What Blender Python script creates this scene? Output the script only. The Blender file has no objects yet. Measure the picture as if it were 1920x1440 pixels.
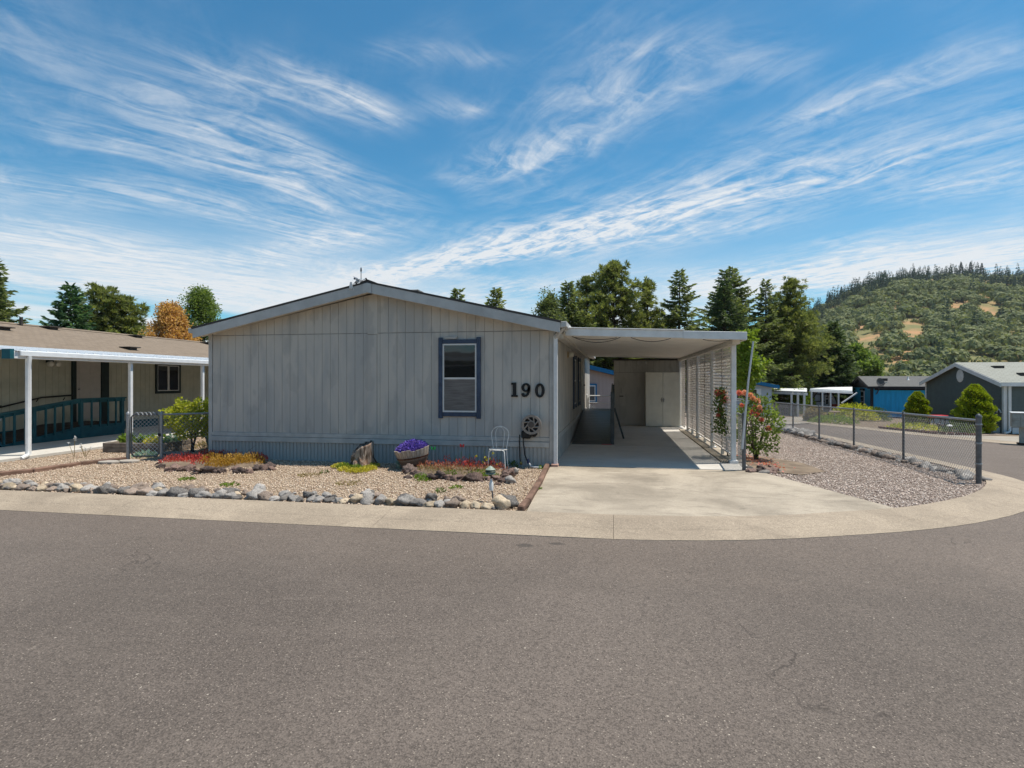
import bpy, bmesh, math, random
import numpy as np
from mathutils import Vector, Matrix, noise as mnoise
from mathutils.geometry import delaunay_2d_cdt

SC = bpy.context.scene
COL = SC.collection
random.seed(7)
RNG = np.random.default_rng(11)
R = math.radians

# ------------------------------------------------------------------ camera
# World axes follow the house: origin at its front right corner, +x right along the front wall, +y along the side wall.
F, HZ, EYE, YAW = 1075.0, 714.0, 1.65, R(10.2)          # focal length and horizon row in the pixels of the 1920 x 1440 photograph
CX, CY = 1.149, -10.848
cam = bpy.data.cameras.new('camera'); camo = bpy.data.objects.new('camera', cam); COL.objects.link(camo)
camo.location = (CX, CY, EYE); camo.rotation_euler = (R(90), 0, YAW)
cam.sensor_width = 36; cam.lens = 36 * F / 1920; cam.shift_y = -(720 - HZ) / 1920
cam.clip_start = .05; cam.clip_end = 6000
SC.camera = camo
SC.render.resolution_x, SC.render.resolution_y = 1024, 768
SC.view_settings.view_transform = 'Standard'; SC.view_settings.look = 'None'
SC.view_settings.exposure = 0.42; SC.view_settings.gamma = 1
try: SC.view_settings.use_curve_mapping = False
except Exception: pass
cy = SC.cycles
cy.max_bounces = 9; cy.diffuse_bounces = 6; cy.glossy_bounces = 3; cy.transmission_bounces = 4; cy.transparent_max_bounces = 8
cy.use_denoising = True
try: cy.denoiser = 'OPENIMAGEDENOISE'
except Exception: pass
cy.caustics_reflective = False; cy.caustics_refractive = False

# ------------------------------------------------------------------ light: sun and sky
SUN = Vector((.87, .28, 2.4)).normalized()
EL = math.asin(SUN.z); AZ = math.atan2(SUN.x, SUN.y)
sl = bpy.data.lights.new('sun', 'SUN'); sl.energy = 4.5; sl.angle = R(.53); sl.color = (1, .94, .84)
so = bpy.data.objects.new('sun', sl); COL.objects.link(so); so.rotation_euler = SUN.to_track_quat('Z', 'Y').to_euler(); so.location = (0, 0, 60)

class NT:
    """small helper for node trees"""
    def __init__(s, tree): s.t = tree; s.n = tree.nodes; s.l = tree.links
    def node(s, typ, **kw):
        n = s.n.new(typ)
        for k, v in kw.items(): setattr(n, k, v)
        return n
    def put(s, sock, v):
        if isinstance(v, bpy.types.NodeSocket): s.l.new(v, sock)
        elif v is not None: sock.default_value = v
    def math(s, op, a, b=None, c=None, clamp=False):
        n = s.node('ShaderNodeMath', operation=op, use_clamp=clamp)
        for i, v in enumerate((a, b, c)):
            if v is not None: s.put(n.inputs[i], v)
        return n.outputs[0]
    def vec(s, x, y, z):
        n = s.node('ShaderNodeCombineXYZ')
        for i, v in enumerate((x, y, z)): s.put(n.inputs[i], v)
        return n.outputs[0]
    def sep(s, v):
        n = s.node('ShaderNodeSeparateXYZ'); s.put(n.inputs[0], v); return n.outputs
    def noise(s, v, scale, detail=5, rough=.55, dist=0, out=0):
        n = s.node('ShaderNodeTexNoise'); s.put(n.inputs['Vector'], v)
        n.inputs['Scale'].default_value = scale; n.inputs['Detail'].default_value = detail
        n.inputs['Roughness'].default_value = rough; n.inputs['Distortion'].default_value = dist
        return n.outputs[out]
    def ramp(s, v, a, b, x=0., y=1.):
        n = s.node('ShaderNodeMapRange', clamp=True, interpolation_type='SMOOTHSTEP'); s.put(n.inputs[0], v)
        n.inputs[1].default_value = a; n.inputs[2].default_value = b; n.inputs[3].default_value = x; n.inputs[4].default_value = y
        return n.outputs[0]
    def mix(s, f, a, b, typ='MIX'):
        n = s.node('ShaderNodeMix', data_type='RGBA', blend_type=typ)
        s.put(n.inputs[0], f)
        for i, v in ((6, a), (7, b)):
            s.put(n.inputs[i], (*v, 1) if isinstance(v, tuple) and len(v) == 3 else v)
        return n.outputs[2]

world = bpy.data.worlds.new('World'); SC.world = world; world.use_nodes = True
world.cycles.sampling_method = 'MANUAL'; world.cycles.sample_map_resolution = 256
W = NT(world.node_tree); W.n.clear()
sky = W.node('ShaderNodeTexSky', sky_type='NISHITA', sun_disc=False)
sky.sun_elevation = EL; sky.sun_rotation = AZ; sky.altitude = 200; sky.air_density = 1.0; sky.dust_density = .35; sky.ozone_density = 2.6
tc = W.node('ShaderNodeTexCoord')
dx, dy, dz = W.sep(tc.outputs['Generated'])
cz = W.math('MAXIMUM', dz, .03)
U0, V0 = W.math('DIVIDE', dx, cz), W.math('DIVIDE', dy, cz)   # cirrus lies on a flat layer: direction -> point of that layer
lay = W.vec(U0, V0, 0)
wob = W.node('ShaderNodeTexNoise'); W.put(wob.inputs['Vector'], lay); wob.inputs['Scale'].default_value = .8; wob.inputs['Detail'].default_value = 3
wx, wy, _ = W.sep(wob.outputs[1])
U = W.math('ADD', U0, W.math('MULTIPLY', W.math('SUBTRACT', wx, .5), .55))
V = W.math('ADD', V0, W.math('MULTIPLY', W.math('SUBTRACT', wy, .5), .55))
def ray(px, py):
    a, b = (px - 960) / F, (HZ - py) / F
    c, s = math.cos(YAW), math.sin(YAW)
    return Vector((c * a - s, s * a + c, b))
def onlayer(px, py):
    d = ray(px, py); return (d.x / d.z, d.y / d.z)
def bandmask(p0, p1, w, k):
    (ax, ay), (bx, by) = onlayer(*p0), onlayer(*p1)
    mx, my = (p0[0] + p1[0]) / 2, (p0[1] + p1[1]) / 2
    cx, cyy = onlayer(mx, my); cx2, cy2 = onlayer(mx, my - w)
    ang = math.atan2(by - ay, bx - ax); L = math.hypot(bx - ax, by - ay) / 2
    Wd = abs(-(cx2 - cx) * math.sin(ang) + (cy2 - cyy) * math.cos(ang)) + .02
    du, dv = W.math('SUBTRACT', U, (ax + bx) / 2), W.math('SUBTRACT', V, (ay + by) / 2)
    a = W.math('MULTIPLY_ADD', du, math.cos(ang) / L, W.math('MULTIPLY', dv, math.sin(ang) / L))
    b = W.math('MULTIPLY_ADD', du, -math.sin(ang) / Wd, W.math('MULTIPLY', dv, math.cos(ang) / Wd))
    e = W.math('MULTIPLY_ADD', W.math('MULTIPLY', a, a), W.math('MULTIPLY', a, a), W.math('MULTIPLY', b, b))
    return W.math('MULTIPLY', W.math('POWER', 2.718, W.math('MULTIPLY', e, -1.0)), k)
def fibres(ang, along, across, lo, hi, warp=.0):
    c, s = math.cos(ang), math.sin(ang)
    a = W.math('MULTIPLY_ADD', U, c * along, W.math('MULTIPLY', V, s * along))
    b = W.math('MULTIPLY_ADD', U, -s * across, W.math('MULTIPLY', V, c * across))
    return W.ramp(W.noise(W.vec(a, b, 0), 1.0, 7, .62, warp), lo, hi)
def total(lst):
    t = lst[0]
    for m in lst[1:]: t = W.math('ADD', t, m)
    return t
right = total([bandmask(*b) for b in [((480, 590), (1600, 275), 32, 1.5), ((860, 500), (1980, 240), 26, 1.15), ((1000, 480), (1560, 390), 24, .6),
    ((1380, 260), (1900, 85), 26, .75), ((930, 320), (1280, 180), 30, .4), ((1640, 380), (1990, 320), 26, .7), ((1000, 210), (1480, 130), 26, .5), ((600, 600), (1100, 520), 30, .6), ((820, 330), (1120, 250), 24, .55), ((1300, 545), (2050, 478), 34, 1.9), ((1100, 120), (1420, 90), 20, .35)]])
left = total([bandmask(*b) for b in [((130, 120), (680, 420), 60, .95), ((250, 85), (720, 240), 30, .7), ((480, 95), (720, 225), 20, .85),
    ((150, 330), (680, 460), 30, .7), ((-80, 420), (330, 500), 46, .75), ((430, 500), (760, 430), 24, .6), ((-60, 520), (700, 545), 40, .8), ((760, 190), (900, 215), 16, .5), ((40, 220), (420, 330), 26, .55), ((330, 150), (640, 330), 26, .6), ((-40, 330), (240, 400), 30, .5), ((690, 95), (960, 110), 16, .35), ((560, 300), (820, 400), 24, .45)]])
f1 = fibres(R(-50), 2.0, 9.0, .32, .78, .7); f2 = fibres(R(60), 1.7, 9.5, .32, .78, .8)
puff = W.ramp(W.noise(W.vec(U, V, 0), 6.5, 7, .70, .5), .36, .74)
veil = W.math('MULTIPLY', W.ramp(W.noise(lay, .7, 3, .6, .6), .42, .74), W.math('MULTIPLY_ADD', f1, .30, W.math('MULTIPLY', puff, .22)))
low = W.math('MULTIPLY', W.ramp(dz, .30, .03), W.ramp(W.noise(W.vec(U0, W.math('MULTIPLY', V0, .35), 0), .42, 4, .55, .4), .3, .62))
dens = W.math('ADD', W.math('MULTIPLY', right, W.math('MULTIPLY_ADD', f1, .66, W.math('MULTIPLY', puff, .46))),
              W.math('MULTIPLY', left, W.math('MULTIPLY_ADD', f2, .80, W.math('MULTIPLY', puff, .36))))
dens = W.math('ADD', W.math('ADD', dens, veil), W.math('MULTIPLY', low, 1.15))
dens = W.math('MINIMUM', W.math('MULTIPLY', dens, .92), .93)
skyblue = W.mix(1.0, sky.outputs[0], (.33, .86, .97), 'MULTIPLY')
skycol = W.mix(dens, skyblue, (6.3, 6.45, 6.6))
bg = W.node('ShaderNodeBackground'); W.put(bg.inputs[0], skycol); bg.inputs[1].default_value = .1
W.l.new(bg.outputs[0], W.node('ShaderNodeOutputWorld').inputs[0])

# ------------------------------------------------------------------ ground shape and pixel helpers
def sst(a, b, x):
    t = min(1, max(0, (x - a) / (b - a))); return t * t * (3 - 2 * t)
def terr(x, y):
    a = min(max(0, x - 3.7), 26); k = sst(3.7, 7, x)
    return -.035 * a - .014 * min(max(0, y), 45) * k - .03 * min(max(0, y - 16), 30) * (1 - k)
def at(px, py, D):
    """point seen at a pixel, D metres in front of the camera"""
    d = ray(px, py); return Vector((CX + d.x * D, CY + d.y * D, EYE + d.z * D))
def T(px, py, dz=0):
    """point of the ground seen at a pixel"""
    lo, hi = 1., 400.
    for _ in range(50):
        m = (lo + hi) / 2; p = at(px, py, m)
        if p.z > terr(p.x, p.y) + dz: lo = m
        else: hi = m
    p = at(px, py, lo); p.z = terr(p.x, p.y) + dz; return p
def FW(px, py, y=0.):
    """point of the plane y = const (the front wall) seen at a pixel -> x, z"""
    d = ray(px, py); t = (y - CY) / d.y; return CX + d.x * t, EYE + d.z * t
def depth(x, y): return -(x - CX) * math.sin(YAW) + (y - CY) * math.cos(YAW)

# ------------------------------------------------------------------ scene graph helpers
def tag(o, label=None, cat=None, group=None, kind=None):
    for k, v in (('label', label), ('category', cat), ('group', group), ('kind', kind)):
        if v: o[k] = v
    return o
def thing(name, label, cat, loc=(0, 0, 0), rz=0, group=None):
    o = bpy.data.objects.new(name, None); COL.objects.link(o); o.empty_display_size = .2
    o.location = loc; o.rotation_euler = (0, 0, rz); return tag(o, label, cat, group)
def link(name, me, m=None, parent=None, loc=None, rot=None, scale=None):
    o = bpy.data.objects.new(name, me); COL.objects.link(o)
    if m is not None and not me.materials: me.materials.append(m)
    if parent is not None: o.parent = parent
    if loc is not None: o.location = loc
    if rot is not None: o.rotation_euler = rot
    if scale is not None: o.scale = scale
    return o
def copy_tree(o, parent=None, loc=None, rz=None, scale=None):
    c = o.copy(); COL.objects.link(c); c.parent = parent
    if loc is not None: c.location = loc
    if rz is not None: c.rotation_euler = (0, 0, rz)
    if scale is not None: c.scale = (scale,) * 3
    for ch in list(o.children): copy_tree(ch, c)
    return c

class MB:
    """collects faces, then links them as one mesh object"""
    def __init__(s): s.v = []; s.f = []
    def add(s, vs, fs):
        b = len(s.v); s.v += [tuple(p) for p in vs]; s.f += [tuple(i + b for i in f) for f in fs]; return s
    def box(s, x0, x1, y0, y1, z0, z1):
        return s.add([(x, y, z) for z in (z0, z1) for y in (y0, y1) for x in (x0, x1)],
                     [(0, 2, 3, 1), (4, 5, 7, 6), (0, 1, 5, 4), (2, 6, 7, 3), (0, 4, 6, 2), (1, 3, 7, 5)])
    def beam(s, a, b, w, h, up=(0, 0, 1)):
        a, b = Vector(a), Vector(b); d = (b - a).normalized(); r = d.cross(Vector(up))
        if r.length < 1e-4: r = d.cross(Vector((0, 1, 0)))
        r.normalize(); u = r.cross(d)
        vs = [p + r * (sx * w / 2) + u * (sz * h / 2) for p in (a, b) for sz in (-1, 1) for sx in (-1, 1)]
        return s.add(vs, [(0, 1, 3, 2), (4, 6, 7, 5), (0, 4, 5, 1), (2, 3, 7, 6), (0, 2, 6, 4), (1, 5, 7, 3)])
    def prism(s, pts, axis, a, b):
        """outline in the plane across axis (0 x, 1 y, 2 z), from a to b"""
        n = len(pts)
        def P(p, t):
            return {0: (t, p[0], p[1]), 1: (p[0], t, p[1]), 2: (p[0], p[1], t)}[axis]
        vs = [P(p, a) for p in pts] + [P(p, b) for p in pts]
        return s.add(vs, [tuple(range(n))[::-1], tuple(range(n, 2 * n))] + [(i, (i + 1) % n, n + (i + 1) % n, n + i) for i in range(n)])
    def tube(s, pts, r, n=8, cap=True):
        pts = [Vector(p) for p in pts]; k = len(pts); rs = r if isinstance(r, (list, tuple)) else [r] * k
        vs = []; prev = None
        for i, p in enumerate(pts):
            d = (pts[min(i + 1, k - 1)] - pts[max(i - 1, 0)]).normalized()
            if prev is None: prev = d.orthogonal().normalized()
            u = (prev - d * prev.dot(d)); u = u.normalized() if u.length > 1e-6 else d.orthogonal().normalized(); prev = u; w = d.cross(u)
            vs += [p + (u * math.cos(2 * math.pi * j / n) + w * math.sin(2 * math.pi * j / n)) * rs[i] for j in range(n)]
        fs = [(i * n + j, i * n + (j + 1) % n, (i + 1) * n + (j + 1) % n, (i + 1) * n + j) for i in range(k - 1) for j in range(n)]
        if cap: fs += [tuple(range(n))[::-1], tuple(range((k - 1) * n, k * n))]
        return s.add(vs, fs)
    def lathe(s, prof, n=16, c=(0, 0, 0), axis=2):
        vs = []
        for r, z in prof:
            for j in range(n):
                a = 2 * math.pi * j / n; x, y = r * math.cos(a), r * math.sin(a)
                q = {2: (x, y, z), 1: (x, z, y), 0: (z, x, y)}[axis]
                vs.append((q[0] + c[0], q[1] + c[1], q[2] + c[2]))
        k = len(prof)
        fs = [(i * n + j, i * n + (j + 1) % n, (i + 1) * n + (j + 1) % n, (i + 1) * n + j) for i in range(k - 1) for j in range(n)]
        fs += [tuple(range(n))[::-1], tuple(range((k - 1) * n, k * n))]
        return s.add(vs, fs)
    def mesh(s, name, m=None, smooth=False):
        me = bpy.data.meshes.new(name); me.from_pydata(s.v, [], s.f); me.update()
        if m: me.materials.append(m)
        if smooth: me.shade_smooth()
        return me
    def build(s, name, m, parent=None, smooth=False, bevel=0, kind=None, label=None, **kw):
        o = link(name, s.mesh(name, m, smooth), None, parent, **kw)
        if smooth:
            es = o.modifiers.new('split', 'EDGE_SPLIT'); es.split_angle = R(40)
        if bevel:
            bv = o.modifiers.new('bevel', 'BEVEL'); bv.width = bevel; bv.segments = 1; bv.limit_method = 'ANGLE'
        return tag(o, label=label, kind=kind)

def quads(name, V, m, parent=None, kind=None, tri=False):
    """V: (n, k, 3) loose polygons as one mesh"""
    n, k = V.shape[:2]
    me = bpy.data.meshes.new(name)
    me.vertices.add(n * k); me.vertices.foreach_set('co', V.reshape(-1).astype(np.float32))
    me.loops.add(n * k); me.loops.foreach_set('vertex_index', np.arange(n * k, dtype=np.int32))
    me.polygons.add(n); me.polygons.foreach_set('loop_start', np.arange(0, n * k, k, dtype=np.int32))
    me.polygons.foreach_set('loop_total', np.full(n, k, dtype=np.int32))
    me.update(calc_edges=True); me.materials.append(m)
    return tag(link(name, me, None, parent), kind=kind)
def unit(a): return a / np.maximum(np.linalg.norm(a, axis=-1, keepdims=True), 1e-9)
def rnd(n): return unit(RNG.normal(size=(n, 3)))
def leafquads(P, D, ln, wd, fold=.0):
    """leaf shaped quads: P foot points, D long axes"""
    n = len(P); ln = np.broadcast_to(np.asarray(ln, float).reshape(-1, 1), (n, 1)); wd = np.broadcast_to(np.asarray(wd, float).reshape(-1, 1), (n, 1))
    D = unit(D); S = unit(np.cross(D, rnd(n)))
    return np.stack([P, P + D * ln * .5 + S * wd * .5, P + D * ln, P + D * ln * .5 - S * wd * .5], 1)

# ------------------------------------------------------------------ materials
MATS = {}
def newmat(name):
    m = bpy.data.materials.new(name); m.use_nodes = True; t = NT(m.node_tree); t.n.clear()
    out = t.node('ShaderNodeOutputMaterial'); MATS[name] = m; return m, t, out
def principled(t, out, col, rough, spec=.3, metal=0, nrm=None, **kw):
    b = t.node('ShaderNodeBsdfPrincipled')
    t.put(b.inputs['Base Color'], (*col, 1) if isinstance(col, tuple) else col); t.put(b.inputs['Roughness'], rough)
    b.inputs['Specular IOR Level'].default_value = spec; b.inputs['Metallic'].default_value = metal
    for k, v in kw.items(): b.inputs[k.replace('_', ' ')].default_value = v
    if nrm is not None: t.l.new(nrm, b.inputs['Normal'])
    t.l.new(b.outputs[0], out.inputs[0]); return b
def bump(t, h, strength, dist=.01, nrm=None):
    b = t.node('ShaderNodeBump'); t.put(b.inputs['Height'], h); b.inputs['Strength'].default_value = strength; b.inputs['Distance'].default_value = dist
    if nrm is not None: t.l.new(nrm, b.inputs['Normal'])
    return b.outputs[0]
def coord(t, stretch=(1, 1, 1), which='Object'):
    c = t.node('ShaderNodeTexCoord').outputs[which]
    if stretch == (1, 1, 1): return c
    m = t.node('ShaderNodeMapping'); t.l.new(c, m.inputs[0]); m.inputs['Scale'].default_value = stretch; return m.outputs[0]
def mat(name, c, rough=.75, var=.14, scale=6, c2=None, b=.15, bs=60, spec=.3, metal=0, stretch=(1, 1, 1), rand=0., dirt=None, **kw):
    """painted / wooden / stony surface: two tone noise, fine relief, optional shift per object"""
    m, t, out = newmat(name); co = coord(t, stretch)
    lo = tuple(x * (1 - var) for x in c); hi = c2 or tuple(x * (1 + var) for x in c)
    col = t.mix(t.ramp(t.noise(co, scale, 6, .6), .32, .68), lo, hi)
    if dirt: col = t.mix(t.math('MULTIPLY', t.ramp(t.noise(co, scale * .37, 7, .65, .3), .48, .72), .7), col, dirt)
    if rand:
        oi = t.node('ShaderNodeObjectInfo'); hs = t.node('ShaderNodeHueSaturation')
        t.put(hs.inputs['Value'], t.math('MULTIPLY_ADD', oi.outputs['Random'], rand * 2, 1 - rand)); t.put(hs.inputs['Color'], col); col = hs.outputs[0]
    principled(t, out, col, rough, spec, metal, bump(t, t.noise(co, bs, 4, .6), b, .006) if b else None, **kw); return m
def leafmat(name, c, c2, trans=.35, rough=.55, vary=.5, clump=1.1):
    """foliage: colour differs from leaf to leaf and from clump to clump"""
    m, t, out = newmat(name)
    g = t.node('ShaderNodeNewGeometry'); co = coord(t)
    f = t.math('MULTIPLY_ADD', g.outputs['Random Per Island'], vary, t.math('MULTIPLY', t.ramp(t.noise(co, clump, 4, .6), .3, .7), 1 - vary))
    col = t.mix(f, c, c2)
    d = t.node('ShaderNodeBsdfPrincipled'); t.put(d.inputs['Base Color'], col); d.inputs['Roughness'].default_value = rough; d.inputs['Specular IOR Level'].default_value = .25
    tr = t.node('ShaderNodeBsdfTranslucent'); t.put(tr.inputs[0], t.mix(1, col, (1.25, 1.3, .7), 'MULTIPLY'))
    mx = t.node('ShaderNodeMixShader'); mx.inputs[0].default_value = trans; t.l.new(d.outputs[0], mx.inputs[1]); t.l.new(tr.outputs[0], mx.inputs[2])
    t.l.new(mx.outputs[0], out.inputs[0]); return m

# asphalt
def asphalt(name, base):
    m, t, out = newmat(name); co = coord(t); X, Y, Z = t.sep(co)
    big = t.noise(co, .28, 6, .62, .6); mid = t.noise(coord(t, (.7, 2.6, 1)), 1.5, 6, .66, .4)
    col = t.mix(t.ramp(big, .34, .66), tuple(x * .74 for x in base), tuple(x * 1.16 for x in base))
    col = t.mix(t.math('MULTIPLY', t.ramp(mid, .50, .72), .4), col, tuple(x * 1.26 for x in base))
    # dust washed towards the gutter
    dust = t.math('MULTIPLY', t.ramp(t.math('ADD', Y, t.math('MULTIPLY', t.noise(co, .9, 5, .6), 2.2)), -5.6, -3.6), .45)
    col = t.mix(dust, col, (base[0] * 1.5, base[1] * 1.42, base[2] * 1.34))
    # faint wheel lanes along the street
    lane = t.ramp(t.noise(coord(t, (.05, 1.1, 1)), 1.0, 3, .5), .5, .62)
    col = t.mix(t.math('MULTIPLY', lane, .16), col, tuple(x * .6 for x in base))
    vo = t.node('ShaderNodeTexVoronoi'); t.put(vo.inputs['Vector'], co); vo.inputs['Scale'].default_value = 95
    ch = t.sep(vo.outputs['Color'])
    col = t.mix(t.ramp(ch[0], .15, .95, .0, .72), col, tuple(x * .42 for x in base))
    v3 = t.node('ShaderNodeTexVoronoi'); t.put(v3.inputs['Vector'], co); v3.inputs['Scale'].default_value = 150
    col = t.mix(t.ramp(t.sep(v3.outputs['Color'])[1], .4, 1, 0, .42), col, tuple(x * 1.75 for x in base))
    fleck = t.math('MULTIPLY', t.math('GREATER_THAN', ch[1], .94), t.math('LESS_THAN', vo.outputs['Distance'], .36))
    col = t.mix(t.math('MULTIPLY', fleck, .6), col, (.44, .37, .30))
    v2 = t.node('ShaderNodeTexVoronoi'); t.put(v2.inputs['Vector'], co); v2.inputs['Scale'].default_value = 22
    f2_ = t.math('MULTIPLY', t.math('GREATER_THAN', t.sep(v2.outputs['Color'])[0], .965), t.math('LESS_THAN', v2.outputs['Distance'], .14))
    col = t.mix(t.math('MULTIPLY', f2_, .7), col, (.52, .45, .37))
    # hairline cracks where the surface has aged
    cw = t.node('ShaderNodeTexVoronoi', feature='DISTANCE_TO_EDGE'); wv = t.node('ShaderNodeVectorMath', operation='ADD'); t.l.new(co, wv.inputs[0])
    nn = t.node('ShaderNodeTexNoise'); t.l.new(co, nn.inputs['Vector']); nn.inputs['Scale'].default_value = 2.2; nn.inputs['Detail'].default_value = 5; t.l.new(nn.outputs[1], wv.inputs[1]); t.l.new(wv.outputs[0], cw.inputs['Vector']); cw.inputs['Scale'].default_value = .33
    crack = t.math('MULTIPLY', t.math('LESS_THAN', cw.outputs['Distance'], .0035), t.ramp(t.noise(co, .35, 3, .5), .52, .6))
    col = t.mix(t.math('MULTIPLY', crack, .55), col, tuple(x * .3 for x in base))
    stain = t.ramp(t.noise(co, .8, 6, .7, 1.2), .64, .78)
    col = t.mix(t.math('MULTIPLY', stain, .32), col, tuple(x * .5 for x in base))
    for (sx, sy, ra, rb) in ((T(984, 1017).x, T(984, 1017).y, .10, .07), (T(1044, 1014).x, T(1044, 1014).y, .10, .05)):   # old oil drips by the kerb
        e = t.math('ADD', t.math('POWER', t.math('ABSOLUTE', t.math('DIVIDE', t.math('SUBTRACT', X, sx), ra)), 2), t.math('POWER', t.math('ABSOLUTE', t.math('DIVIDE', t.math('SUBTRACT', Y, sy), rb)), 2))
        col = t.mix(t.ramp(t.math('ADD', e, t.math('MULTIPLY', t.noise(co, 25, 3, .6), .8)), 1.5, .8, 0, .6), col, (.045, .04, .036))
    nr = bump(t, vo.outputs['Distance'], .6, .008); nr = bump(t, t.noise(co, 220, 3, .7), .5, .004, nr)
    principled(t, out, col, .82, .25, 0, nr); return m
ASPH = asphalt('asphalt', (.138, .112, .094))
# concrete
def concrete(name, base, dark, rough=.85, speck=.5, blot=1.0):
    m, t, out = newmat(name); co = coord(t)
    col = t.mix(t.ramp(t.noise(co, .7, 7, .62, .6), .34, .66), dark, base)
    col = t.mix(t.math('MULTIPLY', t.ramp(t.noise(coord(t, (1, 2.4, 1)), 2.1, 7, .65, .8), .5, .72), .55 * blot), col, tuple(x * .78 for x in dark))
    vo = t.node('ShaderNodeTexVoronoi'); t.put(vo.inputs['Vector'], co); vo.inputs['Scale'].default_value = 110
    ch = t.sep(vo.outputs['Color'])
    col = t.mix(t.ramp(ch[0], .2, 1, 0, speck), col, tuple(x * .62 for x in dark))
    col = t.mix(t.math('MULTIPLY', t.math('GREATER_THAN', ch[2], .9), speck * .6), col, tuple(min(1, x * 1.4) for x in base))
    principled(t, out, col, rough, .25, 0, bump(t, t.noise(co, 140, 4, .65), .35, .005)); return m
CONC = concrete('concrete', (.43, .365, .285), (.25, .21, .162), speck=.28, blot=1.3)
KERBM = concrete('kerb_concrete', (.39, .315, .235), (.28, .225, .168), speck=.6)
SLABM = concrete('slab_concrete', (.56, .525, .475), (.47, .44, .395), speck=.15)
FARCONC = concrete('far_concrete', (.36, .315, .26), (.28, .245, .20), speck=.4)
def gravelmat(name, cols, scale=42):
    m, t, out = newmat(name); co = coord(t)
    vo = t.node('ShaderNodeTexVoronoi'); t.put(vo.inputs['Vector'], co); vo.inputs['Scale'].default_value = scale; vo.inputs['Randomness'].default_value = 1
    ch = t.sep(vo.outputs['Color'])
    col = t.mix(t.ramp(ch[0], .1, .5), cols[0], cols[1]); col = t.mix(t.ramp(ch[0], .5, .95), col, cols[2])
    col = t.mix(t.math('MULTIPLY', t.ramp(t.noise(co, .8, 5, .6), .4, .7), .35), col, cols[0])
    col = t.mix(t.ramp(vo.outputs['Distance'], .45, .75), col, tuple(x * .45 for x in cols[0]))
    principled(t, out, col, .9, .2, 0, bump(t, t.math('MULTIPLY', vo.outputs['Distance'], -1), .9, .02)); return m
GRAVTAN = gravelmat('tan_gravel_bed', [(.31, .22, .145), (.53, .405, .285), (.65, .54, .415)], 60)
GRAVGREY = gravelmat('grey_gravel_bed', [(.21, .16, .13), (.37, .295, .245), (.50, .43, .37)], 60)
def stonemat(name, cols, rough=.85):
    m, t, out = newmat(name); g = t.node('ShaderNodeNewGeometry'); r = g.outputs['Random Per Island']
    col = t.mix(t.ramp(r, .05, .5), cols[0], cols[1]); col = t.mix(t.ramp(r, .55, 1), col, cols[2])
    principled(t, out, col, rough, .25, 0, bump(t, t.noise(coord(t), 160, 3, .6), .3, .004)); return m
PEBTAN = stonemat('tan_pebbles', [(.30, .20, .135), (.60, .45, .33), (.76, .63, .50)])
PEBGREY = stonemat('grey_pebbles', [(.26, .19, .155), (.52, .41, .34), (.72, .61, .53)])
DIRT = mat('dirt', (.16, .115, .08), .95, .25, 3, (.22, .165, .115), b=.5, bs=40)
GRASSG = mat('dry_grass_ground', (.17, .145, .075), .95, .3, .4, (.12, .14, .05), b=.4, bs=12)

def rockmat(name, a, b_, spots, rand=.25, lich=.5):
    m, t, out = newmat(name); co = coord(t)
    col = t.mix(t.ramp(t.noise(co, 7, 7, .65, .4), .35, .68), a, b_)
    col = t.mix(t.math('MULTIPLY', t.ramp(t.noise(co, 22, 6, .7, .3), .52, .66), lich), col, spots)
    oi = t.node('ShaderNodeObjectInfo'); hs = t.node('ShaderNodeHueSaturation')
    t.put(hs.inputs['Value'], t.math('MULTIPLY_ADD', oi.outputs['Random'], rand * 2, 1 - rand)); t.put(hs.inputs['Color'], col)
    principled(t, out, hs.outputs[0], .85, .25, 0, bump(t, t.noise(co, 30, 6, .7), .6, .015)); return m
ROCKS = [rockmat('grey_river_rock', (.22, .20, .185), (.42, .385, .35), (.62, .60, .56)), rockmat('dark_river_rock', (.10, .09, .083), (.25, .225, .205), (.46, .44, .41)),
         rockmat('tan_river_rock', (.40, .31, .21), (.55, .45, .33), (.30, .24, .18)), rockmat('brown_river_rock', (.19, .14, .11), (.36, .28, .225), (.48, .43, .38))]
LAVA = rockmat('lava_rock', (.035, .025, .022), (.15, .105, .09), (.30, .24, .21), .4, .45)
LAVA2 = rockmat('red_lava_rock', (.07, .045, .038), (.24, .155, .125), (.36, .30, .27), .35, .4)

# paint and siding of the grey home: repainted patches, streaks that run down
def siding(name, base, patch, streak=.25, groove=None):
    m, t, out = newmat(name); co = coord(t)
    n1 = t.ramp(t.noise(coord(t, (1.9, 1.9, .55)), 1.0, 6, .6, .5), .42, .62)
    col = t.mix(n1, base, patch)
    col = t.mix(t.math('MULTIPLY', t.ramp(t.noise(coord(t, (9, 9, .5)), 1.0, 6, .7), .5, .75), streak), col, tuple(x * 1.25 for x in base))
    col = t.mix(t.math('MULTIPLY', t.ramp(t.noise(coord(t, (2.3, 2.3, 1.1)), 1.0, 3, .5, .0), .56, .6), .35), col, tuple(x * .78 for x in patch))
    nr = bump(t, t.noise(coord(t, (240, 240, 9)), 1.0, 5, .6), .12, .003)
    principled(t, out, col, .72, .3, 0, nr); return m
SIDE = siding('grey_siding', (.49, .455, .405), (.40, .385, .36), .18)
SKIRT = siding('skirting_metal', (.37, .365, .345), (.30, .30, .288), .3)
GROOVE = mat('siding_backing', (.27, .258, .238), .9, .2, 5)
TRIM = mat('grey_trim_paint', (.43, .42, .395), .6, .1, 5, dirt=(.33, .325, .31))
FASC = mat('fascia_paint', (.46, .455, .44), .6, .08, 3, dirt=(.34, .34, .33))
NAVY = mat('navy_window_trim', (.045, .065, .105), .55, .2, 9)
WHITE = mat('white_paint', (.66, .66, .65), .5, .07, 5)
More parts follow.
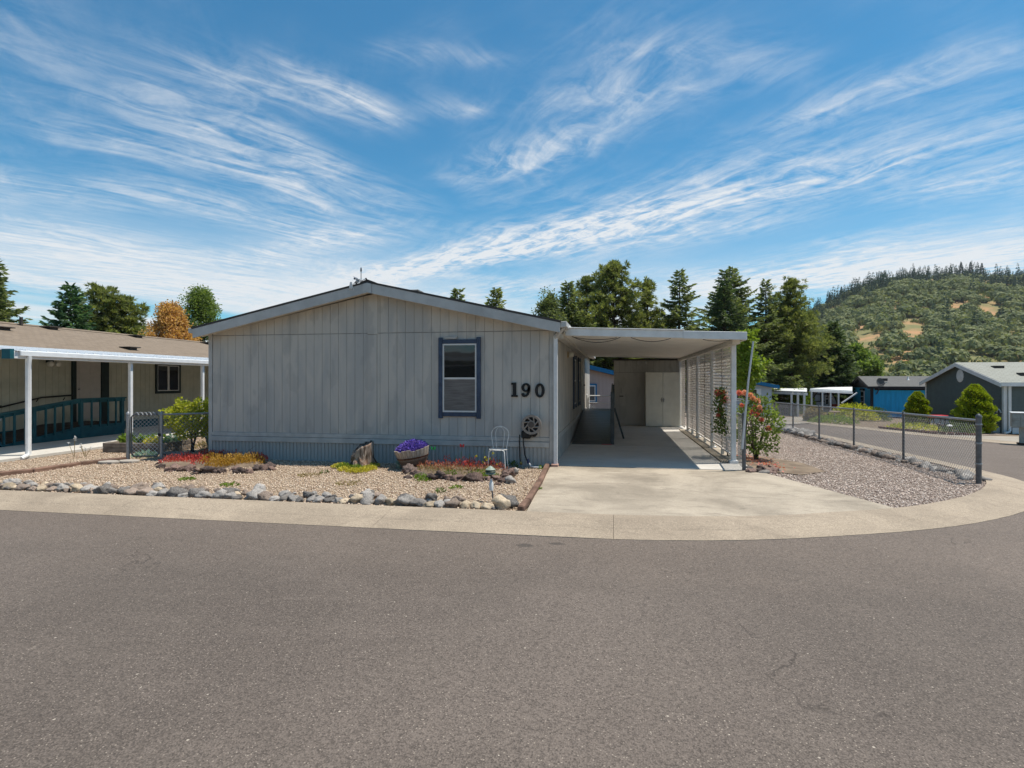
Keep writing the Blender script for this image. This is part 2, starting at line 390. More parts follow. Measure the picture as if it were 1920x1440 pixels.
OFFWH = mat('off_white_paint', (.60, .57, .51), .6, .08, 5)
VINYL = mat('white_vinyl', (.62, .61, .585), .45, .05, 9)
BLACK = mat('black_paint', (.012, .012, .013), .45, .3, 20)
GALV = mat('galvanised_steel', (.28, .285, .29), .5, .16, 30, metal=.55, spec=.5, b=.05)
DGALV = mat('weathered_fence_steel', (.13, .133, .138), .5, .2, 20, metal=.5, spec=.4, b=.05)
def glass(name, tint, rough=.03):
    m, t, out = newmat(name); principled(t, out, tint, rough, .8, 0, bump(t, t.noise(coord(t), 1.3, 2, .5), .04, .05)); return m
GLASS = glass('window_glass', (.012, .014, .016)); GLASSL = glass('light_window_glass', (.10, .105, .11), .1)
SCREEN = mat('insect_screen', (.155, .142, .132), .8, .25, 3, stretch=(1, 1, 12), b=.3, bs=240)
def shingles(name, a, b_, c, rot=0, sc=3.0, mortar=(.07, .06, .05)):
    m, t, out = newmat(name); mp = t.node('ShaderNodeMapping'); t.l.new(t.node('ShaderNodeTexCoord').outputs['Object'], mp.inputs[0]); mp.inputs['Rotation'].default_value = (0, 0, rot)
    br = t.node('ShaderNodeTexBrick'); t.l.new(mp.outputs[0], br.inputs[0]); br.inputs['Scale'].default_value = sc
    for k, v in (('Color1', a), ('Color2', b_), ('Mortar', mortar)): br.inputs[k].default_value = (*v, 1)
    br.inputs['Mortar Size'].default_value = .02; br.inputs['Brick Width'].default_value = .7; br.inputs['Row Height'].default_value = .42; br.offset = .37
    col = t.mix(t.math('MULTIPLY', t.ramp(t.noise(coord(t), 1.2, 6, .65), .4, .7), .5), br.outputs[0], c)
    col = t.mix(.3, col, t.mix(t.noise(coord(t), 60, 3, .6), tuple(x * .5 for x in a), tuple(x * 1.5 for x in a)))
    principled(t, out, col, .9, .2, 0, bump(t, br.outputs['Fac'], -.6, .02)); return m
SHBROWN = shingles('brown_shingles', (.19, .145, .105), (.25, .195, .145), (.22, .172, .128), R(90))
SHDARK = shingles('dark_shingles', (.055, .05, .047), (.085, .078, .072), (.07, .065, .06))
SHGREY = shingles('grey_shingles', (.115, .112, .108), (.15, .147, .142), (.135, .13, .125))
SHGREEN = shingles('grey_green_shingles', (.27, .27, .235), (.33, .33, .29), (.30, .30, .265))
SHRED = shingles('red_brown_shingles', (.16, .075, .05), (.22, .11, .075), (.19, .09, .06))
TIMBER = mat('weathered_brown_timber', (.13, .075, .052), .9, .3, 7, (.21, .125, .09), b=.6, bs=30, stretch=(1, .3, 1), rand=.2)
GREYWOOD = mat('grey_raised_bed_timber', (.16, .125, .10), .9, .25, 6, (.24, .20, .165), b=.5, bs=30, rand=.2)
BARK = mat('bark', (.065, .047, .034), .95, .35, 8, b=.8, bs=25)
TEAL = mat('teal_paint', (.012, .085, .105), .55, .18, 5)
NWALL = mat('pale_olive_siding', (.46, .445, .355), .75, .08, 3)
CHAR = mat('charcoal_deck_paint', (.030, .040, .048), .35, .25, 4, (.055, .068, .078), spec=.4, b=.3, bs=25, stretch=(1, 4, 1))
SHEDM = siding('shed_siding', (.50, .485, .455), (.44, .425, .40))
CABM = mat('putty_steel_cabinet', (.68, .67, .60), .5, .05, 4, spec=.35, b=.03)
CEIL = mat('cream_carport_ceiling', (.90, .85, .77), .6, .03, 2, dirt=(.84, .77, .68))
LATT = mat('lattice_wood', (.84, .77, .70), .8, .05, 5, (.89, .83, .77), b=.3, bs=60)

# foliage
L_SPRUCE = leafmat('spruce_needles', (.075, .108, .048), (.23, .25, .105), .5)
L_FIR = leafmat('fir_needles', (.04, .095, .05), (.11, .18, .088), .5)
L_PINE = leafmat('pine_needles', (.085, .115, .036), (.29, .30, .11), .5)
L_DARK = leafmat('cedar_foliage', (.045, .075, .038), (.12, .155, .07), .5)
L_BROAD = leafmat('broad_leaves', (.095, .155, .038), (.23, .29, .075), .48)
L_LIME = leafmat('lime_leaves', (.13, .20, .02), (.27, .34, .05), .42)
L_BROWN = leafmat('dead_brown_leaves', (.42, .22, .065), (.68, .42, .17), .45)
L_ROSE = leafmat('rose_leaves', (.055, .10, .022), (.15, .20, .05), .36)
L_ROSEB = leafmat('rose_bush_leaves', (.085, .135, .03), (.24, .29, .07), .45)
L_SHRUB = leafmat('shrub_leaves', (.22, .26, .025), (.56, .52, .08), .5)
L_RED = leafmat('red_stonecrop', (.42, .035, .035), (.62, .13, .10), .3)
L_PINK = leafmat('faded_red_stonecrop', (.30, .08, .055), (.48, .22, .15), .3)
L_GOLD = leafmat('gold_stonecrop', (.36, .18, .025), (.52, .33, .07), .3)
L_YEL = leafmat('yellow_stonecrop', (.40, .34, .03), (.62, .56, .10), .3)
L_WEED = leafmat('weed_leaves', (.10, .17, .02), (.22, .30, .05), .35)
L_PURPLE = leafmat('purple_petals', (.085, .05, .36), (.22, .15, .62), .3)
L_TAN = leafmat('dry_grass_blades', (.24, .18, .08), (.40, .32, .17), .3)
L_BLUE = leafmat('blue_green_leaves', (.16, .26, .20), (.30, .40, .33), .3)
L_ARB = leafmat('golden_arborvitae', (.17, .24, .012), (.36, .40, .03), .3)
L_PETAL = leafmat('coral_rose_petals', (.62, .13, .11), (.78, .36, .29), .35)
L_PEACH = leafmat('peach_rose_petals', (.72, .32, .22), (.84, .58, .46), .35)
L_OAK = leafmat('oak_wood', (.085, .115, .05), (.27, .28, .125), .3, .8, .25, .11)
L_HCON = leafmat('hill_conifers', (.022, .048, .036), (.062, .100, .062), .15, .8, .4, .11)

# ================================================================== the setting
def smooth_line(pts, n=8):
    """Catmull-Rom through 2D points"""
    P = [Vector((p[0], p[1], 0)) for p in pts]; out = []
    for i in range(len(P) - 1):
        a, b, c, d = P[max(i - 1, 0)], P[i], P[i + 1], P[min(i + 2, len(P) - 1)]
        for k in range(n):
            t = k / n
            q = .5 * ((2 * b) + (c - a) * t + (2 * a - 5 * b + 4 * c - d) * t * t + (3 * b - a - 3 * c + d) * t ** 3)
            out.append((q.x, q.y))
    out.append((P[-1].x, P[-1].y)); return out
def inside(x, y, poly):
    r = False; j = len(poly) - 1
    for i in range(len(poly)):
        (xi, yi), (xj, yj) = poly[i], poly[j]
        if (yi > y) != (yj > y) and x < (xj - xi) * (y - yi) / (yj - yi) + xi: r = not r
        j = i
    return r
def sheet(name, poly, dz, m, step=1.5, kind='structure', parent=None, thick=0, wave=0):
    """flat sheet with a crisp outline that follows the ground"""
    pts = []
    for i, a in enumerate(poly):
        b = poly[(i + 1) % len(poly)]; L = math.hypot(b[0] - a[0], b[1] - a[1]); k = max(1, int(L / (step * 2)))
        pts += [(a[0] + (b[0] - a[0]) * j / k, a[1] + (b[1] - a[1]) * j / k) for j in range(k)]
    n = len(pts); edges = [(i, (i + 1) % n) for i in range(n)]
    xs, ys = [p[0] for p in pts], [p[1] for p in pts]
    x = min(xs) + step / 2
    while x < max(xs):
        y = min(ys) + step / 2
        while y < max(ys):
            if inside(x, y, poly): pts.append((x, y))
            y += step
        x += step
    v, e, f, *_ = delaunay_2d_cdt([Vector(p) for p in pts], edges, [], 1, 1e-5)
    vs = [(p.x, p.y, terr(p.x, p.y) + dz + (wave * mnoise.noise((p.x * .7, p.y * .7, 3)) if wave else 0)) for p in v]
    fs = [tuple(t) for t in f if inside(*[sum(v[i][k] for i in t) / len(t) for k in (0, 1)], poly)]
    # face up
    fs = [t if (v[t[1]] - v[t[0]]).cross(v[t[2]] - v[t[0]]) > 0 else t[::-1] for t in fs]
    me = bpy.data.meshes.new(name); me.from_pydata(vs, [], fs); me.update(); me.materials.append(m)
    o = link(name, me, None, parent)
    if thick:
        so_ = o.modifiers.new('solid', 'SOLIDIFY'); so_.thickness = thick; so_.offset = -1
    return tag(o, kind=kind)

# the land, one sheet to the horizon
def land():
    xs = sorted(set([-1600, -800, -400, -200, -120, -80] + list(range(-50, 56, 3)) + [70, 100, 160, 300, 600, 1000, 1600]))
    ys = sorted(set([-1200, -600, -300, -150, -60] + list(range(-30, 75, 3)) + [90, 130, 200, 350, 700, 1100, 1600]))
    vs = [(x, y, terr(x, y) - .09) for y in ys for x in xs]; w = len(xs)
    fs = [(j * w + i, j * w + i + 1, (j + 1) * w + i + 1, (j + 1) * w + i) for j in range(len(ys) - 1) for i in range(w - 1)]
    me = bpy.data.meshes.new('ground'); me.from_pydata(vs, [], fs); me.update(); me.materials.append(GRASSG)
    tag(link('ground', me), kind='structure')
land()
INNER = [(-60, -3.88), (-20, -3.88), (0, -3.88)] + smooth_line([(0, -3.88), (1.2, -3.86), (2.37, -3.72), (3.4, -3.42), (4.7, -2.69), (5.54, -2.02), (6.4, -1.16), (7.2, -.1), (7.75, 1.0), (8.0, 2.2), (8.05, 4), (8.05, 8)], 4)[1:] + smooth_line([(8.05, 8), (8.0, 13), (7.4, 17), (5.6, 20), (2.5, 22), (-8, 24)], 4)[1:]
OUTER = [(-60, -4.7), (-20, -4.7), (0, -4.7)] + smooth_line([(0, -4.7), (1.13, -4.68), (2.0, -4.58), (2.85, -4.37), (3.76, -4.02), (4.86, -3.39), (5.81, -2.68), (6.7, -1.85), (7.65, -.7), (8.35, .75), (8.78, 2.3), (8.9, 8)], 4)[1:] + smooth_line([(8.9, 8), (8.85, 13), (8.2, 17.4), (6.1, 20.8), (2.8, 22.9), (-8, 25)], 4)[1:]
FAR = smooth_line([(60, 7.5), (24, 9.2), (17, 10.6), (14.6, 12.6), (13.2, 15.4), (12.1, 18.6), (10.6, 21.8), (8.0, 24.6), (4, 26.6), (-8, 29)], 5)
road_poly = [(-60, -20)] + [(p[0], p[1]) for p in OUTER] + FAR[::-1] + [(60, -20)]
road = sheet('road', road_poly, -.03, ASPH, 1.5)
# kerb: rolled concrete, cast in lengths
def kerb_run(A, B, parent, zin=.045, zmid=.012, zout=-.026):
    """A inner line, B outer line; lengths of about 3.6 m with open joints"""
    def resample(P, k):
        d = [0]
        for a, b in zip(P, P[1:]): d.append(d[-1] + math.hypot(b[0] - a[0], b[1] - a[1]))
        out = []
        for i in range(k):
            s = d[-1] * i / (k - 1); j = max(0, min(len(d) - 2, next((q for q in range(len(d) - 1) if d[q + 1] >= s - 1e-9), len(d) - 2)))
            u = (s - d[j]) / max(d[j + 1] - d[j], 1e-9); out.append((P[j][0] + (P[j + 1][0] - P[j][0]) * u, P[j][1] + (P[j + 1][1] - P[j][1]) * u))
        return out
    A, B = resample(A, 9), resample(B, 9)
    mb = MB(); prof = [(0, -.12), (0, zin), (.32, zin + .004), (.58, zmid), (.62, zmid - .012), (.66, zmid - .010), (1, zout), (1, -.12)]
    vs = []
    for (a, b) in zip(A, B):
        for u, z in prof:
            x, y = a[0] + (b[0] - a[0]) * u, a[1] + (b[1] - a[1]) * u; vs.append((x, y, terr(x, y) + z))
    n = len(prof)
    fs = [(i * n + j, i * n + j + 1, (i + 1) * n + j + 1, (i + 1) * n + j) for i in range(len(A) - 1) for j in range(n - 1)]
    fs += [tuple(range(n)), tuple(range((len(A) - 1) * n, len(A) * n))[::-1]]
    mb.add(vs, fs); return mb.build('kerb_segment', KERBM, parent)
def cut(P, joints):
    """split a polyline at given arc positions measured on it (as fractions)"""
    d = [0]
    for a, b in zip(P, P[1:]): d.append(d[-1] + math.hypot(b[0] - a[0], b[1] - a[1]))
    def pt(s):
        for j in range(len(d) - 1):
            if d[j + 1] >= s - 1e-9:
                u = (s - d[j]) / max(d[j + 1] - d[j], 1e-9); return (P[j][0] + (P[j + 1][0] - P[j][0]) * u, P[j][1] + (P[j + 1][1] - P[j][1]) * u)
        return P[-1]
    out = []
    for s0, s1 in zip(joints, joints[1:]):
        seg = [pt(s0)] + [P[j] for j in range(len(P)) if s0 < d[j] < s1] + [pt(s1)]; out.append(seg)
    return out
kerb = thing('kerb', None, None); tag(kerb, kind='structure')
def arclen(P): return sum(math.hypot(b[0] - a[0], b[1] - a[1]) for a, b in zip(P, P[1:]))
# straight part, joints square to it; the first joint of the bend is the dark one in front of the driveway
jx = [-60, -40, -26, -19.6, -16, -12.4, -8.8, -5.2, -1.6, 1.13]
for a, b in zip(jx, jx[1:]):
    kerb_run([(a + .002, -3.88), (b - .002, -3.88 if b < .5 else -3.862)], [(a + .002, -4.7), (b - .002, -4.7 if b < .5 else -4.682)], kerb)
Ib = [p for p in INNER if p[0] > 1.14 or p[1] > 0]; Ob = [p for p in OUTER if p[0] > 1.14 or p[1] > 0]
Ib = [(1.132, -3.862)] + Ib; Ob = [(1.132, -4.682)] + Ob
la, lb = arclen(Ib), arclen(Ob); fr = [0, .085, .17, .255, .34, .43, .52, .63, .75, .87, 1]
for a, b in zip(cut(Ib, [la * f for f in fr]), cut(Ob, [lb * f for f in fr])):
    kerb_run(a, b, kerb)
# kerb across the side road
FK = smooth_line([(60, 8.4), (24, 10.1), (17.3, 11.4), (15.3, 13.1), (14.0, 15.7), (12.9, 18.9), (11.3, 22.3), (8.5, 25.3), (4.2, 27.4), (-8, 29.8)], 5)
fk = thing('far_kerb', None, None); tag(fk, kind='structure')
la, lb = arclen(FK), arclen(FAR); fr = [0, .3, .5, .56, .62, .68, .74, .8, .87, 1]
for a, b in zip(cut(FK, [la * f for f in fr]), cut(FAR, [lb * f for f in fr])): kerb_run(b, a, fk, -.02, .0, .03)

# driveway slabs (cast separately)
DL = T(986, 966.5); DR = T(1680, 959); DP = T(1398, 888)
drive = thing('driveway', None, None); tag(drive, kind='structure')
inb = [p for p in INNER if -.9 < p[0] < DR.x - .05 and p[1] < -1.5]
sheet('slab', [(-.05, .02), (DL.x, -3.87)] + [(p[0], p[1] + .012) for p in inb if p[0] > DL.x + .1] + [(DR.x, DR.y + .02), (3.62, .10), (3.62, .02)], .04, CONC, .8, None, drive, .1)
sheet('slab', [(.0, .03), (3.62, .03), (3.62, 3.44), (.0, 3.44)], .044, SLABM, .9, None, drive, .1)
sheet('slab', [(.0, 3.455), (3.62, 3.455), (3.62, 10.6), (.0, 10.6)], .047, SLABM, .9, None, drive, .1)
# gravel yards
front_gravel = [(-30, -3.87), (DL.x - .02, -3.87), (-.07, .3), (-7.2, .3), (-7.6, 9), (-10.2, 9), (-11.3, -.9), (-30, -1.6)]
sheet('gravel_yard', front_gravel, .012, GRAVTAN, .6, wave=.02)
rb = [p for p in INNER if (p[0] > DR.x and p[1] < 17)]
right_yard = [(3.64, .12), (DR.x, DR.y + .03)] + [(p[0] - .005, p[1] + .005) for p in rb] + [(3.64, 18)]
sheet('side_gravel_yard', right_yard, .012, GRAVGREY, .7, wave=.02)
sheet('back_yard', [(-12, 9), (3.64, 10.7), (3.64, 18), (7, 17), (5.4, 19.9), (2.4, 21.9), (-8, 23.8), (-30, 26), (-30, 9)], -.01, DIRT, 2)
sheet('far_yard', [(60, 8.5), (24, 10.2), (17.35, 11.5), (15.4, 13.15), (14.1, 15.75), (13.0, 18.95), (11.4, 22.4), (8.6, 25.4), (4.3, 27.5), (-8, 29.9), (-8, 70), (60, 70)], -.012, DIRT, 3)

# loose stones on top of the gravel sheets
def ico(sub=1):
    b = bmesh.new(); bmesh.ops.create_icosphere(b, subdivisions=sub, radius=1)
    v = np.array([p.co[:] for p in b.verts]); f = np.array([[q.index for q in p.verts] for p in b.faces]); b.free(); return v, f
def scatter_stones(name, poly, n, s0, s1, m, y_near=None, avoid=None):
    v = np.array([(1, 0, 0), (-1, 0, 0), (0, 1, 0), (0, -1, 0), (.2, .1, 1), (-.1, 0, -1)], float); f = np.array([(0, 2, 4), (2, 1, 4), (1, 3, 4), (3, 0, 4), (2, 0, 5), (1, 2, 5), (3, 1, 5), (0, 3, 5)])
    xs = [p[0] for p in poly]; ys = [p[1] for p in poly]; pts = []
    x0, x1, y0, y1 = max(min(xs), -12.5), min(max(xs), 9), min(ys), min(max(ys), 12)
    while len(pts) < n:
        x, y = random.uniform(x0, x1), random.uniform(y0, y1)
        if random.random() > min(1, (9 / max(3, depth(x, y))) ** 1.6): continue
        if inside(x, y, poly) and not (avoid and avoid(x, y)): pts.append((x, y, terr(x, y) + .022 + .02 * mnoise.noise((x * .7, y * .7, 3))))
    P = np.array(pts); k = len(P)
    sc = RNG.uniform(s0, s1, (k, 1)) * np.stack([RNG.uniform(.8, 1.4, k), RNG.uniform(.6, 1.0, k), RNG.uniform(.4, .75, k)], 1)
    ang = RNG.uniform(0, 6.28, k); tl = RNG.uniform(-.5, .5, k)
    V = v[None] * (1 + RNG.uniform(-.28, .28, (k, len(v), 1))) * sc[:, None]
    ct, st = np.cos(tl)[:, None], np.sin(tl)[:, None]; y = V[..., 1] * ct - V[..., 2] * st; z = V[..., 1] * st + V[..., 2] * ct
    ca, sa = np.cos(ang)[:, None], np.sin(ang)[:, None]
    V = np.stack([V[..., 0] * ca - y * sa, V[..., 0] * sa + y * ca, z], -1) + P[:, None]
    FF = (f[None] + (np.arange(k) * len(v))[:, None, None]).reshape(-1, 3)
    me = bpy.data.meshes.new(name); nv, nf = k * len(v), len(FF)
    me.vertices.add(nv); me.vertices.foreach_set('co', V.reshape(-1).astype(np.float32))
    me.loops.add(nf * 3); me.loops.foreach_set('vertex_index', FF.reshape(-1).astype(np.int32))
    me.polygons.add(nf); me.polygons.foreach_set('loop_start', np.arange(0, nf * 3, 3, dtype=np.int32)); me.polygons.foreach_set('loop_total', np.full(nf, 3, dtype=np.int32))
    me.update(calc_edges=True); me.materials.append(m)
    return link(name, me)
g1 = scatter_stones('tan_gravel', front_gravel, 44000, .007, .017, PEBTAN)
tag(g1, 'loose tan pebbles covering the front yard between kerb and grey home', 'gravel', kind='stuff')
g2 = scatter_stones('grey_gravel', right_yard, 34000, .007, .018, PEBGREY)
tag(g2, 'loose grey pink pebbles covering the corner yard inside the wire fence', 'gravel', kind='stuff')

# the wooded hill
HP = [(1180, 712), (1300, 700), (1380, 676), (1440, 640), (1500, 603), (1530, 588), (1560, 572), (1600, 551), (1650, 532), (1700, 523), (1760, 523), (1800, 518), (1860, 524), (1920, 522), (2050, 505), (2250, 520), (2500, 560), (2800, 640), (3000, 700)]
def hill_y(px):
    for (a, ya), (b, yb) in zip(HP, HP[1:]):
        if a <= px <= b: return ya + (yb - ya) * sst(0, 1, (px - a) / (b - a)) * .5 + (yb - ya) * .5 * (px - a) / (b - a)
    return 712
def hill_pt(px, s):
    """s 0 foot, 1 ridge, up to 1.5 the far side"""
    D = 270 + 520 * s; rz = EYE + (HZ - hill_y(px)) / F * 790
    h = (s if s < 1 else max(0, 1 - (s - 1) * 1.3))
    h = h ** .85 if s < 1 else h
    p = at(px, HZ, D); nz = mnoise.fractal((p.x * .006, p.y * .006, 1.3), 1, 2, 4)
    p.z = -6 + (rz + 6) * h + nz * 13 * (1 - abs(2 * min(s, 1) - 1)) * min(1, (rz + 6) / 60); return p
HM, ht, ho = newmat('hill_soil')
hc = ht.mix(ht.ramp(ht.noise(coord(ht), .03, 6, .65), .35, .6), (.40, .23, .12), (.17, .17, .075))
principled(ht, ho, hc, .95, .1)
pxs = list(range(1180, 3001, 20)); ss = [i / 14 for i in range(0, 22)]
vs = [hill_pt(p, s)[:] for s in ss for p in pxs]; w = len(pxs)
me = bpy.data.meshes.new('hill'); me.from_pydata(vs, [], [(j * w + i, j * w + i + 1, (j + 1) * w + i + 1, (j + 1) * w + i) for j in range(len(ss) - 1) for i in range(w - 1)])
me.update(); me.materials.append(HM); me.shade_smooth(); tag(link('hill', me), kind='structure')

def conifer_quads(h, r, n, top=.9):
    t = RNG.uniform(.06, 1, n) ** .8; a = RNG.uniform(0, 6.283, n)
    L = r * (1 - t) ** top * RNG.uniform(.45, 1.1, n)
    P = np.stack([L * .25 * np.cos(a), L * .25 * np.sin(a), t * h], 1)
    D = np.stack([np.cos(a), np.sin(a), RNG.uniform(-.35, .12, n)], 1)
    return leafquads(P, D, L + .04 * h, h * .055 * (1.2 - t * .7))
def tangent_quads(P, N, ln, wd):
    T1 = unit(np.cross(N, rnd(len(P)))); T2 = np.cross(N, T1); return np.stack([P - T1 * ln / 2, P + T2 * wd / 2, P + T1 * ln / 2, P - T2 * wd / 2], 1)
def blob_quads(r, n, hz=.8):
    d = rnd(n); d[:, 2] = np.abs(d[:, 2]) * 1.1 - .25; d = unit(d)
    ph = RNG.uniform(0, 6, 3)
    lob = 1 + .24 * np.sin(d[:, 0] * 6 + ph[0] + d[:, 2] * 4) * np.cos(d[:, 1] * 6 + ph[1])
    P = d * (r * RNG.uniform(.8, 1.02, (n, 1)) * lob[:, None]) * np.array([1, 1, hz]); P[:, 2] += r * .5
    return tangent_quads(P, unit(d + rnd(n) * .45), r * .42, r * .34)
oakv = [blob_quads(1, 110) for _ in range(8)]; conv = [conifer_quads(1, .19, 110) for _ in range(5)]
def hill_wood(name, kinds, pick, n, m):
    out = []
    for _ in range(n):
        px = random.uniform(1395, 2060); s = random.random() ** .8 * 1.03
        p = hill_pt(px, s); sc = pick(px, s, p)
        if not sc: continue
        q = random.choice(kinds); a = random.uniform(0, 6.28); ca, sa = math.cos(a), math.sin(a)
        X = np.stack([q[..., 0] * ca - q[..., 1] * sa, q[..., 0] * sa + q[..., 1] * ca, q[..., 2] * random.uniform(.85, 1.15)], -1) * sc + np.array(p)
        out.append(X)
    return quads(name, np.concatenate(out), m)
CLEAR = [(1612, 640, 16, 22), (1640, 648, 20, 16), (1700, 622, 16, 18), (1728, 618, 12, 14), (1690, 684, 18, 10), (1745, 664, 18, 9), (1862, 586, 22, 14), (1796, 580, 12, 10), (1645, 705, 34, 12), (1590, 690, 14, 10), (1900, 640, 16, 8)]
def clear(p):   # open, dry patches on the slope
    D = depth(p.x, p.y); px, py = 960 + F * ((p.x - CX) * math.cos(YAW) + (p.y - CY) * math.sin(YAW)) / D, HZ - (p.z - EYE) / D * F
    if any(((px - a) / (c * 1.35)) ** 2 + ((py - b) / (d * 1.35)) ** 2 < 1 for a, b, c, d in CLEAR): return True
    return mnoise.fractal((p.x * .022, p.y * .016, 5.1), 1, 2, 3) > .62
def fir_zone(px, s, p):
    n = mnoise.fractal((p.x * .010, p.y * .008, 9.0), 1, 2, 3)
    edge = .60 if px < 1660 else (.60 + (px - 1660) * .0022 if px < 1790 else .89)
    return s > edge + n * .10 or (px > 1830 and .38 < s < .86 and n > .18) or n > .62
def pick_oak(px, s, p):
    if clear(p) and s < .85 and random.random() < .95: return 0
    if fir_zone(px, s, p) and random.random() < .8: return 0
    return random.choice((random.uniform(2.2, 4.2), random.uniform(3.6, 6.0), random.uniform(4.5, 6.8)))
def pick_fir(px, s, p):
    if clear(p) and s < .85: return 0
    if not fir_zone(px, s, p) and random.random() < .96: return 0
    return random.uniform(9, 15) if random.random() < .6 else random.uniform(14, 22)
tag(hill_wood('oak_woodland', oakv, pick_oak, 4000, L_OAK), 'round grey green oaks covering the hillside right of the tall conifers', 'woodland', kind='stuff')
tag(hill_wood('hill_conifer_forest', conv, pick_fir, 2300, L_HCON), 'dark blue green conifers covering the upper slope and ridge of the hill', 'forest', kind='stuff')
for i, (px, h, lb) in enumerate([(1802, 21, 'leftmost of the three tall firs standing above the hill ridge'), (1820, 22, 'middle one of the three tall firs standing above the hill ridge'), (1841, 22, 'rightmost of the three tall firs standing above the hill ridge'),
        (1578, 19, 'lone fir above the left shoulder of the hill ridge'), (1556, 17, 'smaller fir low on the left end of the hill ridge')]):
    p = hill_pt(px, .97); t = thing('ridge_fir', lb, 'tree', p, group='firs on the hill ridge')
    quads('crown', conifer_quads(h, h * .2, 420), L_HCON, t); MB().tube([(0, 0, 0), (0, 0, h * .95)], [.3, .05], 6).build('trunk', BARK, t)
# ================================================================== the grey home
HW, HL, EV, RZ, OV = 7.33, 15.5, 2.62, 3.42, .30        # width, length, eave and ridge height, overhang
RX = -3.62
home = thing('manufactured_home', 'long grey home with low gable, navy trimmed window and black house number', 'house', (0, 0, 0))
def roof_z(x):                                          # underside of the roof at x
    e0, e1 = -HW - .12, .12
    return EV - .02 + (RZ - EV) * ((x - e0) / (RX - e0) if x < RX else (e1 - x) / (e1 - RX))
MB().prism([(-HW, 0), (0, 0), (0, roof_z(0)), (RX, roof_z(RX)), (-HW, roof_z(-HW))], 1, .0, HL).build('wall', GROOVE, home)
# siding boards, one by one; the seam at z 2.60 divides lower boards from gable boards
WX0, WZT = FW(823, 633); WX1, WZB = FW(902, 785.6)
nb, x0, x1 = 40, -HW + .085, -.085; bw = (x1 - x0) / nb
CB0, CB1 = FW(690, 600)[0], FW(707.5, 600)[0]           # the wide batten under the ridge
for i in range(nb):
    a, b = x0 + i * bw + .003, x0 + (i + 1) * bw - .003
    if a > CB0 - .02 and b < CB1 + .02: continue
    a2, b2 = a, b
    if a < CB1 < b and a > CB0: a2 = CB1 + .003
    if a < CB0 < b and b < CB1 + .1: b2 = CB0 - .003
    if b2 - a2 < .02: continue
    spans = [(.575, 2.598)]
    for z0, z1 in spans: MB().box(a2, b2, -.013, .001, z0, z1).build('siding_board', SIDE, home)
    z1a, z1b = roof_z(a2) - .004, roof_z(b2) - .004
    if max(z1a, z1b) > 2.66:
        top = [(a2, z1a)] + ([(RX, roof_z(RX) - .004)] if a2 < RX < b2 else []) + [(b2, z1b)]
        MB().prism([(a2, 2.612), (b2, 2.612)] + top[::-1], 1, -.013, .001).build('gable_board', SIDE, home)
MB().prism([(CB0, .575), (CB1, .575), (CB1, 2.575), (CB0, 2.575)], 1, -.026, -.001).build('centre_batten', SIDE, home, bevel=.003)
MB().prism([(CB0, 2.582), (CB1 + .02, 2.582), (CB1 + .02, roof_z(CB1) - .01), (RX, roof_z(RX) - .01), (CB0, roof_z(CB0) - .01)], 1, -.028, -.001).build('centre_batten', SIDE, home, bevel=.003)
for xa, xb, nm in ((-HW - .005, -HW + .08, 'corner_board'), (-.08, .005, 'corner_board')):
    MB().box(xa, xb, -.03, .05, .06, roof_z(min(xb, 0)) - .006).build(nm, TRIM, home, bevel=.004)
# belt boards over the skirting
MB().box(-HW + .082, -.082, -.032, .0, .492, .572).build('belt_board', TRIM, home, bevel=.004)
MB().box(-HW + .082, -.082, -.05, .0, .385, .486).build('belt_board', TRIM, home, bevel=.005)
np_ = 46; pw = (HW - .166) / np_
sk = MB()
for q in ((0, .022), (.24, .022), (.30, .010), (.70, .010), (.76, .022), (1.0, .022)): pass
prof = [(0, -.010), (.10, -.010), (.14, -.026), (.46, -.026), (.50, -.010), (.60, -.010), (.64, -.020), (.96, -.020), (1.0, -.010)]
sk.add([(u * pw * .992, y, z) for z in (.005, .383) for u, y in prof], [(i, i + 1, len(prof) + i + 1, len(prof) + i) for i in range(len(prof) - 1)])
skm = sk.mesh('skirt_panel', SKIRT)
for i in range(np_): link('skirt_panel', skm, None, home, (-HW + .083 + i * pw, -.002 + random.uniform(-.003, .003), 0))
MB().box(-HW + .08, -.08, -.05, .0, .0, .03).build('skirt_rail', SKIRT, home)
